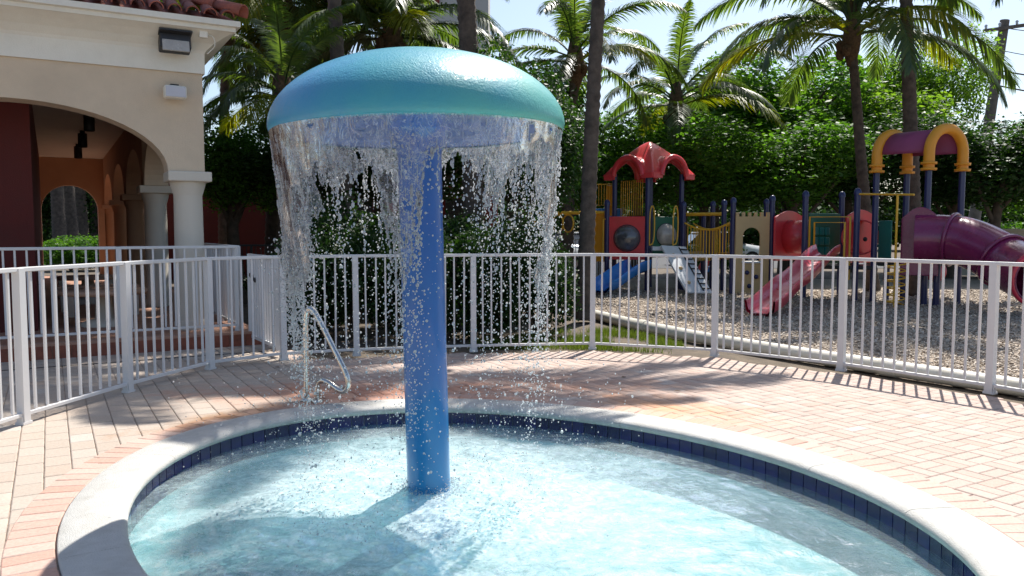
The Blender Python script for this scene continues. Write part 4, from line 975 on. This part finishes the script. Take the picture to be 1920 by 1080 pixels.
vv = pa + pb; nn_ = len(pa); cn = MB().add(vv, [(i, i + 1, i + 1 + nn_, i + nn_) for i in range(nn_ - 1)], True).build('canopy', 'roof_purple', ps, solid=.02)
MB().prism([(0, 0), (1, 0), (1, 1), (0, 1)], L_(k2) + Z * .78, (k3 - k2), (k0 - k2), Z, .07).build('tower_deck', 'play_black', ps)
# purple tube slide
t2a, t2b = gpt(1690, 16.0), gpt(1762, 15.6); w_ = (t2b - t2a).length
panel('tube_slide_entry', t2a, t2b, .62, 1.75, 'play_purple', .05, [(0, .62), (w_, .62), (w_, 1.75)] + [(w_ * (1 - i / 10), 1.75 + .22 * math.sin(math.pi * i / 10)) for i in range(1, 10)] + [(0, 1.75)])
tp = chaikin([L_(P(1715, 447, 15.9)), L_(P(1760, 447, 15.7)), L_(P(1805, 451, 15.4)), L_(P(1850, 469, 15.0)), L_(P(1890, 494, 14.6)), L_(P(1922, 510, 14.1)), L_(P(1955, 522, 13.6))], 3)
ci = [(.455 * math.cos(2 * math.pi * i / 32), .455 * math.sin(2 * math.pi * i / 32)) for i in range(32)]
ts_ = MB().sweep(tp, ci, True).build('tube_slide', 'play_purple', ps, solid=.03)
for f in (.30, .62):
    i = int(f * len(tp)); t = (tp[i + 1] - tp[i]).normalized(); MB().sweep([tp[i] - t * .03, tp[i] + t * .03], [(a * 1.10, b * 1.10) for a, b in ci], True).build('tube_flange', 'play_purple', ts_, solid=.05)
i = len(tp) - 1; t = (tp[i] - tp[i - 1]).normalized(); MB().sweep([tp[i] - t * .08, tp[i]], [(a * 1.07, b * 1.07) for a, b in ci], True).build('tube_mouth', 'slide_red', ts_, solid=.07)
MB().lathe([(.001, 0), (.24, 0), (.24, .03), (.001, .04)], (0, 0, 0), 20).build('red_seat', 'play_red', ps).matrix_local = Matrix.Translation(L_(P(1752, 507, 16.4))) @ Matrix.Rotation(R(75), 4, 'X')
for px, Y in ((1760, 15.9), (1665, 17.4)): post(px, Y, .9, cap=False)
# spring rider far behind the bridge
sr = thing('spring_rider', 'small blue and red spring rider behind the white climbing plank', 'spring rider', gpt(1312, 22.5))
MB().tube([Vector((.09 * math.cos(a), .09 * math.sin(a), a * .3 / 25)) for a in np.linspace(0, 25, 90)], .016, 6).build('spring', 'dark_metal', sr)
MB().sweep(chaikin([(-.45, 0, .42), (-.2, 0, .34), (.2, 0, .36), (.5, 0, .56)], 2), [(-.12, -.05), (.12, -.05), (.12, .08), (-.12, .08)], True).build('seat', 'play_blue', sr, bevel=.02)
MB().prism([(-.1, .4), (.2, .4), (.3, .8), (.05, .7)], (0, -.13, 0), (1, 0, 0), Z, (0, 1, 0), .03).build('side_panel', 'play_red', sr)

# ------------------------------------------------------------------ vegetation
def frond_mesh(name, length, e0, droop, mat, nl=92, seed=0, ll=.62):
    r_ = np.random.default_rng(seed); n = 16; pts = []; p = np.zeros(3); e = e0
    for i in range(n + 1):
        pts.append(p.copy()); s = i / n; e = e0 - droop * s ** 1.25; p = p + np.array([math.cos(e), 0, math.sin(e)]) * length / n
    pts = np.array(pts); mb = MB(); mb.tube([Vector(q_) for q_ in pts], [max(.004, .034 * (1 - .9 * i / n)) for i in range(n + 1)], 5)
    V, F = list(mb.v), []
    quads = [f for f in mb.f if len(f) == 4]
    for k in range(nl):
        s = .13 + .87 * (k + .5) / nl; x = s * n; i = min(n - 1, int(x)); f = x - i; b = pts[i] * (1 - f) + pts[i + 1] * f
        t = pts[i + 1] - pts[i]; t /= np.linalg.norm(t); side = np.array([0, 1, 0.]); up = np.cross(t, side) * -1
        if up[2] < 0: up = -up
        L__ = ll * (math.sin(math.pi * min(1, .12 + s * .86)) ** .6) * (.9 + .2 * r_.random())
        for sg in (-1, 1):
            swp = .55 + .35 * s + r_.normal(0, .06)
            d = side * sg * math.cos(swp) + t * math.sin(swp) + up * (.22 + r_.normal(0, .08)); d /= np.linalg.norm(d)
            wv = np.cross(d, up); wv /= np.linalg.norm(wv); wv = wv * .5 + up * .16 * sg; wv *= .0185 / np.linalg.norm(wv) * (.9 + .3 * r_.random())
            o = len(V); hang = (.36 + .40 * s) * L__ * (.8 + .4 * r_.random()); c = b + 0.
            for m_, (ff_, ww) in enumerate(((0, .7), (.35, 1.), (.7, .8), (1, .08))):
                q_ = b + d * L__ * ff_ - np.array([0, 0, hang * ff_ ** 2.0]); V.append(q_ - wv * ww); V.append(q_ + wv * ww)
            for m_ in range(3): a = o + 2 * m_; F.append((a, a + 1, a + 3, a + 2))
    return npmesh(name, np.array([tuple(v) for v in V]), np.array(quads + F), mat)
FR_M = [frond_mesh('frond', 3.4, R(72), R(70), 'palm_leaf', seed=1), frond_mesh('frond', 3.7, R(48), R(95), 'palm_leaf', seed=2), frond_mesh('frond', 3.8, R(25), R(92), 'palm_leaf', seed=3),
        frond_mesh('frond', 3.5, R(2), R(75), 'palm_leaf', seed=4), frond_mesh('frond', 3.5, R(14), R(72), 'palm_leaf_yellow', seed=5, ll=.8)]
for me in FR_M: me.materials[0]
nut = MB().lathe([(.001, -.13), (.07, -.1), (.1, 0), (.08, .09), (.001, .13)], (0, 0, 0), 10).mesh('coconut', 'coconut_fibre')
def palm(base, top, rad, label, nf=20, scale=1., seed=0, rings=True, yellow=2, lean_mid=None, base_mass=True):
    base, top = Vector(base), Vector(top); t = thing('palm_tree', label, 'palm tree', base, 0, 'coconut palms round the pool and playground'); r_ = random.Random(seed)
    h = (top - base).length; n = max(12, int(h * 13)); mid = (top - base) * .5 + (lean_mid or Vector((r_.uniform(-.2, .2), r_.uniform(-.2, .2), 0)))
    path, rr = [], []
    for i in range(n + 1):
        s = i / n; p = mid * (2 * s * (1 - s)) + (top - base) * (s * s); path.append(p)
        rr.append(rad * (1.25 - .45 * s + .5 * max(0, .08 - s) * 8) * (1 + (.07 if i % 2 else -.05) * (1 + .4 * r_.random())))
    MB().tube(path, rr, 14).build('trunk', 'palm_trunk', t)
    tp_ = top - base
    if base_mass:
        mb = MB(); mb.lathe([(rad * .7, -.7), (rad * 1.5, -.35), (rad * 1.8, -.05), (rad * 1.3, .35), (rad * .5, .9), (.01, 1.05)], tp_, 12); mb.build('crown_base', 'coconut_fibre', t)
        for k in range(6):
            a = r_.uniform(0, 6.28); link('coconut', nut, t, tp_ + Vector((math.cos(a) * rad * 2.1, math.sin(a) * rad * 2.1, -.15 - .25 * r_.random())), None, (1.1,) * 3)
    for k in range(nf):
        f = k / nf; v = 0 if f < .22 else 1 if f < .5 else 2 if f < .72 else 3 if k < nf - yellow else 4
        az = k * 2.399 + r_.uniform(-.25, .25); s = scale * r_.uniform(.85, 1.12)
        link('frond', FR_M[v], t, tp_ + Vector((math.cos(az), math.sin(az), 0)) * rad * .5 + Z * (.45 - .5 * f), (r_.gauss(0, .12), r_.gauss(0, .09), az), (s,) * 3)
    return t
def gz(px, Y, z=0): p = P(px, 433, Y); return Vector((p.x, Y, z))
def cz_(px, py, Y): return P(px, py, Y)
palm(gz(660, 15.0), gz(622, 15.3, 10.8), .125, 'tall palm trunk rising behind the left side of the mushroom cap', 20, 1., 1)
palm(gz(890, 14.5), gz(850, 14.8, 9.6), .165, 'tall palm trunk rising behind the top of the mushroom cap', 15, 1., 2)
palm(gz(1096, 13.4), Vector((1.72, 14.0, 9.3)), .112, 'ringed palm trunk standing between the mushroom and the red play roof', 14, 1., 3)
palm(gz(1640, 20.0), cz_(1597, 70, 20.0), .125, 'palm with hanging yellow green fronds above the playground bridge', 24, 1.1, 4, yellow=4)
palm(gz(1722, 18.4), gz(1672, 18.6, 8.9), .145, 'thick ringed palm trunk directly behind the arched play canopy', 22, 1.1, 5, yellow=3)
palm(gz(1282, 24.5), cz_(1268, 200, 24.5), .15, 'palm with drooping fronds right behind the red play roof', 20, .95, 6, base_mass=True)
palm(gz(1062, 21.5), cz_(1078, 120, 21.5), .15, 'bushy palm crown showing behind the ringed trunk beside the mushroom', 20, .9, 7)
palm(gz(505, 19.5), cz_(530, 10, 19.5), .15, 'palm crown spreading just right of the tiled roof corner', 26, .95, 8, yellow=3)
palm(gz(535, 14.6), cz_(532, 195, 14.6), .11, 'low palm whose fronds arch beside the arcade corner', 24, .56, 9, yellow=3)
palm(gz(420, 23.0), cz_(425, 60, 23.0), .14, 'palm crown showing right beside the cornice corner', 32, .95, 14, yellow=2)
palm(gz(700, 19.5), cz_(735, 70, 19.5), .15, 'palm crown filling the gap between the two tall trunks behind the mushroom', 32, 1., 10, yellow=1)
palm(gz(640, 21.5), cz_(620, 60, 21.5), .15, 'palm crown behind the leftmost tall trunk', 32, 1., 11, yellow=1)
palm(gz(1990, 19.0), Vector((14.2, 19.0, 8.8)), .15, 'palm beyond the right edge whose frond tips hang into view', 20, 1., 12)

def crown_mesh(name, lobes, nleaf, size, mat, seed):
    r_ = np.random.default_rng(seed); vols = np.array([a[1][0] * a[1][1] for a in lobes]); pr = vols / vols.sum(); V = np.zeros((nleaf, 4, 3))
    li = r_.choice(len(lobes), nleaf, p=pr)
    C = np.array([a[0] for a in lobes])[li]; S_ = np.array([a[1] for a in lobes])[li]
    # leaves gather on twig clumps near the lobe surface
    ncl = max(40, nleaf // 26); cd = r_.normal(size=(ncl, 3)); cd /= np.linalg.norm(cd, axis=1)[:, None]; cr = r_.uniform(.55, 1.08, ncl) ** .6
    k = r_.integers(0, ncl, nleaf); pos = C + S_ * (cd[k] * cr[k][:, None]) + r_.normal(size=(nleaf, 3)) * (.11 * S_.mean(1)[:, None])
    nrm = r_.normal(size=(nleaf, 3)) * .8 + cd[k] * .5 + np.array([0, 0, .7]); nrm /= np.linalg.norm(nrm, axis=1)[:, None]
    u = np.cross(nrm, r_.normal(size=(nleaf, 3))); u /= np.linalg.norm(u, axis=1)[:, None]; v = np.cross(nrm, u)
    sz = size * r_.uniform(.6, 1.3, nleaf)[:, None]
    V[:, 0] = pos - u * sz; V[:, 1] = pos + v * sz * .5 - nrm * sz * .1; V[:, 2] = pos + u * sz; V[:, 3] = pos - v * sz * .5 - nrm * sz * .1
    return npmesh(name, V.reshape(-1, 3), np.arange(nleaf * 4).reshape(-1, 4), mat)
def lobes_for(seed, rx, rz, n=9):
    r_ = random.Random(seed); out = []
    for i in range(n):
        a = r_.uniform(0, 6.28); d = r_.uniform(.2, .75) * rx; z = r_.uniform(-.45, .55) * rz
        s = r_.uniform(.32, .55); out.append(((d * math.cos(a), d * math.sin(a), z), (rx * s, rx * s, rz * s * 1.1)))
    return out
CR = {}
for mat in ('leaf_broad', 'leaf_dark', 'leaf_light'):
    CR[mat] = [crown_mesh('crown', lobes_for(11 + i, 1, 1, 13), 20000, .036, mat, 40 + i) for i in range(2)]
    CR[mat].append(crown_mesh('crown', lobes_for(31, 1, 1, 16), 24000, .032, mat, 77))
def tree(base, rx, zc, rz, mat, label, seed, group='broadleaf trees behind the playground', trunk=.13, var=None):
    r_ = random.Random(seed); t = thing('broadleaf_tree', label, 'tree', base, 0, group)
    zc_ = zc; top = Vector((r_.uniform(-.3, .3), r_.uniform(-.3, .3), max(.6, zc_ - rz * .35)))
    mid = top * .5 + Vector((r_.uniform(-.35, .35), r_.uniform(-.2, .2), 0)); pth = chaikin([Vector((0, 0, -.05)), mid, top], 3)
    tk = MB().tube(pth, [trunk * (1.25 - .6 * i / len(pth)) for i in range(len(pth))], 9).build('trunk', 'bark', t)
    for k in range(6):
        a = k * 1.05 + r_.random(); st = pth[int(len(pth) * r_.uniform(.45, .95))]; en = Vector((math.cos(a) * rx * .65, math.sin(a) * rx * .65, zc_ + r_.uniform(-.3, .5) * rz))
        lpth = chaikin([st, st.lerp(en, .5) + Vector((0, 0, -.15 + .3 * r_.random())), en], 2)
        MB().tube(lpth, [trunk * (.5 - .4 * i / len(lpth)) for i in range(len(lpth))], 6).build('limb', 'bark', tk)
    link('crown', CR[mat][var if var is not None else seed % 3], t, (0, 0, zc_), (0, 0, r_.uniform(0, 6.28)), (rx, rx, rz))
    return t
g_ = 'broadleaf trees behind the playground'
# (px, Y, half width m, top py, bottom py, material, label)
TREES = [
 (1330, 24.5, 2.6, 235, 395, 'leaf_broad', 'rounded tree with bright tops right of the red play roof'),
 (1490, 25.0, 2.8, 225, 395, 'leaf_broad', 'rounded tree directly above the castle panel and tunnel'),
 (1585, 26.5, 2.6, 235, 400, 'leaf_dark', 'dark tree behind the play posts left of the arched canopy'),
 (1470, 29.0, 3.6, 105, 330, 'leaf_broad', 'large tall tree behind the hanging palm fronds above the bridge'),
 (1600, 30.0, 3.2, 150, 330, 'leaf_light', 'tall bright tree behind the palm trunk left of the arched canopy'),
 (1722, 31.0, 2.2, 75, 290, 'leaf_light', 'airy light green tree against the sky left of the utility pole'),
 (1880, 24.0, 2.6, 210, 385, 'leaf_dark', 'dense dark tree below the utility pole at the right edge'),
 (1780, 26.5, 2.4, 240, 390, 'leaf_dark', 'dark tree directly behind the arched play canopy'),
 (1990, 25.0, 2.6, 215, 400, 'leaf_broad', 'tree cut off by the right edge of the view'),
 (1190, 26.0, 2.6, 215, 390, 'leaf_broad', 'tree with sunlit leaves left behind the red play roof'),
 (1340, 30.0, 3.0, 130, 320, 'leaf_light', 'hazy light green tree high between the two palm crowns'),
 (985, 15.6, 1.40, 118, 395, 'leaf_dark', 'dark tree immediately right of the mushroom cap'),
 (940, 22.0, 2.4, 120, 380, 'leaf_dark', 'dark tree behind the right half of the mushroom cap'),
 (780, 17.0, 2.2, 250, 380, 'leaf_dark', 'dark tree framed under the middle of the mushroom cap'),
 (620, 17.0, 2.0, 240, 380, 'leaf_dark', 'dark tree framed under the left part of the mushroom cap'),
 (455, 17.0, 1.3, 215, 400, 'leaf_broad', 'leafy tree between the arcade column and the water curtain'),
 (1120, 25.8, 2.0, 250, 400, 'leaf_broad', 'leafy tree seen just left of the red play roof'),
]
for i, (px, Y, rx, pt, pb_, mat, lab) in enumerate(TREES):
    z1, z0 = zat(pt, Y), zat(pb_, Y); zc = (z0 + z1) / 2; rz_ = (z1 - z0) / 2 * 1.08
    tree(gz(px, Y), rx, zc, rz_, mat, lab, i + 3, g_, .11 + .02 * rx)
# shrubs: behind the fence under the mushroom, by the gate, distant
SHR = crown_mesh('foliage', lobes_for(5, 1, 1, 12), 7000, .05, 'leaf_shrub_shade', 9), crown_mesh('foliage', lobes_for(6, 1, 1, 12), 7000, .05, 'leaf_shrub_shade', 10), crown_mesh('foliage', lobes_for(7, 1, 1, 12), 6000, .05, 'hedge_leaf', 12)
def shrub(px, Y, rx, h, v, label, group='shrubs behind the pool fence', name='shrub'):
    t = thing(name, label, 'shrub', gz(px, Y), 0, group)
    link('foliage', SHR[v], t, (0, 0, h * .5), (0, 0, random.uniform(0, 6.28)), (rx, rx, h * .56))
    for k in range(4):
        a = k * 1.57 + .4; MB().tube([(0, 0, -.05), (math.cos(a) * rx * .25, math.sin(a) * rx * .25, h * .3), (math.cos(a) * rx * .55, math.sin(a) * rx * .55, h * .7)], [.03, .022, .01], 6).build('stem', 'bark', t)
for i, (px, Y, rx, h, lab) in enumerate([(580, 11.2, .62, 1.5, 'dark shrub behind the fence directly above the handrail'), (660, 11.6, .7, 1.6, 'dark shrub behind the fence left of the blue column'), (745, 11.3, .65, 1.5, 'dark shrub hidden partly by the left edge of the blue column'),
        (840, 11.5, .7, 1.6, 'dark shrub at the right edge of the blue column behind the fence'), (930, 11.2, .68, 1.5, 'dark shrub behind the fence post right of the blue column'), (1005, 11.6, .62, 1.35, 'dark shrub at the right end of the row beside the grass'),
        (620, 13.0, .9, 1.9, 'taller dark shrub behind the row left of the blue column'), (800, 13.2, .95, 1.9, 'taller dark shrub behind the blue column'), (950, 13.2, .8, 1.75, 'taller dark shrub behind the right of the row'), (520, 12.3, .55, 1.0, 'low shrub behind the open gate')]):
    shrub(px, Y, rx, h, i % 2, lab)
for i, (px, Y, rx, h, lab) in enumerate([(130, 31.0, 1.3, 1.35, 'clipped bright hedge bush seen through the far arch, left half'), (185, 31.0, 1.3, 1.35, 'clipped bright hedge bush seen through the far arch, right half')]):
    shrub(px, Y, rx, h, 2, lab, 'hedge bushes beyond the arcade', 'hedge_bush')
for i, (px, Y, rx, h, lab) in enumerate([(990, 24.5, .8, .9, 'yellow green bush under the ring beam by the parked cars'), (1330, 27.0, 1.2, 1.3, 'bright bush seen through the bridge railings'), (1830, 31.0, 1.5, 1.9, 'bright bush behind the boundary wall near the tube slide'), (1900, 31.5, 1.5, 1.9, 'bright bush behind the boundary wall at the right edge')]):
    shrub(px, Y, rx, h, 2, lab, 'bushes beyond the playground', 'bush')
# palms beyond the arcade end: slim grey trunks
for i, px in enumerate((112, 138, 158, 182)):
    palm(gz(px, 38 + 2 * i), gz(px - 3, 38 + 2 * i, 8), .26, 'pale palm trunk beyond the far arch, %s from the left' % ('first', 'second', 'third', 'fourth')[i], 14, 1.2, 30 + i, base_mass=False)
for i, (px, Y) in enumerate(((60, 46), (150, 50), (230, 47))):
    tree(gz(px, Y), 4.5, 4.5, 3.6, 'leaf_dark', ('dark tree far beyond the arcade, left', 'dark tree far beyond the arcade behind the pale palm trunks', 'dark tree far beyond the arcade, right')[i], 60 + i, 'trees beyond the arcade', .3, 2)
# far-off wood
lob = []
for i in range(90):
    x = -60 + 120 * i / 89; lob.append(((x, random.uniform(-3, 3), random.uniform(1.5, 3.2)), (random.uniform(2, 3.2),) * 2 + (random.uniform(1.5, 3),)))
fw = link('distant_wood', crown_mesh('distant_wood', lob, 90000, .27, 'leaf_dark', 3), None, (10, 62, 0)); tag(fw, 'distant band of trees closing the view behind everything', 'trees', None, 'stuff')

# ------------------------------------------------------------------ background buildings, street, cars
mo = thing('maroon_building', 'low maroon wall of a building behind the dark trees', 'building', gz(600, 25.5))
W0 = gz(600, 25.5)
MB().box(gz(380, 25.5, 1.6) - W0, (6.5, .3, 3.6)).build('wall', 'maroon_wall', mo); MB().box(gz(780, 25.6, 1.6) - W0, (5.2, .3, 3.6)).build('wall', 'red_wall', mo)
MB().box(gz(600, 25.9, 3.5) - W0, (13, .8, .2)).build('parapet', 'red_wall', mo)
for px in (672, 862): MB().box(gz(px, 25.38, 1.3) - W0, (.9, .06, 2.4)).build('door', 'dark_metal', mo, bevel=.01)
tb_ = thing('apartment_tower', 'tall pale beige building rising behind the palms', 'building', gz(840, 75))
T0 = gz(840, 75); MB().box(gz(823, 75, 19) - T0, ((918 - 728) / 1500 * 75, 6, 38)).build('wall', 'tower_beige', tb_)
MB().box(gz(793, 71.9, 22.2) - T0, (3.2, .3, 1.4)).build('balcony_front', 'red_wall', tb_)
for k in range(5): MB().box(gz(760, 71.95, 4 + 4 * k) - T0, (1.6, .1, 1.6)).build('window', 'car_glass', tb_)
bw = thing('boundary_wall', 'low beige boundary wall behind the purple tube slide', 'wall', gz(1900, 27))
MB().box(gz(1960, 27, .75) - gz(1900, 27), (7.5, .2, 1.5)).build('wall_body', 'boundary_wall', bw); MB().box(gz(1960, 27, 1.53) - gz(1900, 27), (7.6, .28, .08)).build('wall_cap', 'boundary_wall', bw)
far = [gz(x, Y) for x, Y in ((380, 17.5), (470, 17.8), (560, 18.0))]
struct(MB().box((6, 40, -.036), (160, 14, .004)).build('street', 'asphalt'))
ffp = [(P(px, 433, Y).x, Y) for px, Y in ((880, 25.2), (960, 25.0), (1040, 24.8), (1120, 24.6), (1200, 24.4))]
fence_run('street_fence', ffp, 'thin grey picket fence between playground and parked cars', 1.25, 0, 13, post=.06, pick=.022)
dfp = [(P(px, 433, Y).x, Y) for px, Y in ((385, 17.5), (470, 17.8), (560, 18.0))]
fence_run('dark_railing', dfp, 'dark metal railing in the shade behind the open gate', 1.2, 0, 9, post=.05, pick=.018, mat='dark_metal')
def car(loc, rz, mat, label):
    t = thing('parked_car', label, 'car', loc, rz, 'cars parked along the street')
    sec = [(-2.1, .45, .85, .78), (-2.0, .32, .95, .85), (-1.2, .25, 1.0, .88), (0, .22, 1.0, .9), (1.1, .25, .95, .88), (1.95, .32, .82, .82), (2.1, .42, .7, .72)]
    vv = []; ff = []
    for (x, z0, z1, hw) in sec: vv += [(x, -hw, z0), (x, -hw * 1.02, (z0 + z1) / 2), (x, -hw * .93, z1), (x, hw * .93, z1), (x, hw * 1.02, (z0 + z1) / 2), (x, hw, z0)]
    for i in range(len(sec) - 1):
        for j in range(6): a, b = i * 6 + j, i * 6 + (j + 1) % 6; ff.append((a, b, b + 6, a + 6))
    ff += [tuple(range(5, -1, -1)), tuple(range(36, 42))]
    MB().add(vv, ff, True).build('body', mat, t)
    gp2 = [(-1.55, .96), (-1.0, 1.42), (.25, 1.46), (1.05, .98)]
    vv = [(x, s * (.86 if z < 1 else .66), z) for s in (-1, 1) for x, z in gp2]
    MB().add(vv, [(0, 1, 2, 3), (7, 6, 5, 4), (0, 4, 5, 1), (2, 6, 7, 3)]).build('window', 'car_glass', t)
    MB().prism([(-1.05, .58), (.3, .58), (.3, -.58), (-1.05, -.58)], (0, 0, 1.43), (1, 0, 0), (0, 1, 0), Z, .05).build('roof', mat, t, bevel=.03)
    for x in (-1.3, 1.3):
        for s in (-1, 1):
            wl_ = MB().tube([(x, s * .72, .32), (x, s * .92, .32)], .32, 20).build('wheel', 'rubber', t); MB().tube([(x, s * .9, .32), (x, s * .935, .32)], .2, 14).build('rim', 'grey_plastic', wl_)
    for s in (-.6, .6): MB().box((2.06, s, .62), (.08, .3, .13)).build('headlight', 'lens_glass', t, bevel=.02); MB().box((-2.08, s, .72), (.06, .28, .14)).build('tail_light', 'play_red', t, bevel=.02)
car(gz(1000, 30, -.03), R(8), 'car_silver', 'silver car parked behind the ring beam posts'); car(gz(1062, 34, -.03), R(95), 'car_white', 'white car parked right of the silver car')
car(gz(495, 30, -.03), R(20), 'car_silver', 'silver car glimpsed behind the dark railing by the gate'); car(gz(1850, 36, -.03), R(3), 'car_white', 'white car whose roof shows above the boundary wall')
car(gz(1345, 36, -.03), R(3), 'car_white', 'white car glimpsed through the bridge railings'); 
# utility pole with cross-arms and wires
up = thing('utility_pole', 'leaning wooden utility pole with cross arms, insulators and wires', 'utility pole', gz(1815, 36)); u0 = gz(1815, 36)
ptop = P(1884, 38, 36) - u0; pdir = ptop.normalized()
MB().tube([Vector((0, 0, -.3)), ptop], [.26, .19], 12).build('pole', 'pole_wood', up)
for (f, x0, x1, dz) in ((.965, -1.0, 1.0, .28), (.78, -1.0, .5, -.45)):
    c = ptop * f; ar_ = MB().bar(c + Vector((x0, -.22, -dz * .5)), c + Vector((x1, -.22, dz * .5)), .12, .14).build('cross_arm', 'pole_wood', up)
    for s in (-.9, -.3, .45, .9):
        if x0 < s < x1: MB().lathe([(.03, 0), (.06, .05), (.04, .08), (.07, .13), (.03, .2), (.001, .21)], c + Vector((s, -.22, dz * .5 * s + .07)), 10).build('insulator', 'grey_plastic', ar_)
MB().box(ptop + Vector((1.05, -.2, .35)), (.18, .2, .5)).build('transformer_can', 'grey_plastic', up)
for (f, dz, th_) in ((.97, .8, .02), (.88, .3, .018), (.80, .35, .035), (.74, .1, .035), (.58, .1, .018), (.56, -.1, .018), (.54, -1.2, .018), (.5, -2.0, .018)):
    a = ptop * f; b = a + Vector((9, 3, dz)); MB().tube([a.lerp(b, i / 12) - Z * (.5 * (1 - (2 * i / 12 - 1) ** 2)) * .6 for i in range(13)], th_, 5).build('wire', 'dark_metal', up)
for (f, e) in ((.93, Vector((-1.8, -1, -4.5))), (.7, Vector((-1.7, -.5, -4.0)))):
    a = ptop * f; MB().tube([a, a + e], .02, 5).build('wire', 'dark_metal', up)

# ------------------------------------------------------------------ fallen leaves on the deck
lm = MB().add([(-.03, 0, 0), (0, -.016, .006), (.035, 0, .002), (0, .016, .008)], [(0, 1, 2, 3)]).mesh('fallen_leaf', 'dry_leaf')
for i, (px, py, lab) in enumerate(((1270, 735, 'brown fallen leaf alone on the sunlit deck'), (990, 690, 'brown fallen leaf in the frond shadow near the fence'), (520, 690, 'brown fallen leaf on the pavers near the gate post'), (1170, 708, 'brown fallen leaf at the edge of the frond shadow'))):
    u = (px - 960) / FPX; v = (540 - py) / FPX; d = Vector((u, math.cos(PITCH) + v * math.sin(PITCH), -math.sin(PITCH) + v * math.cos(PITCH))); t = -EYE / d.z; p = d * t
    tag(link('fallen_leaf', lm, None, (p.x, p.y, .008), (0, 0, i * 1.3), (1.2,) * 3), lab, 'leaf', 'fallen leaves on the deck')
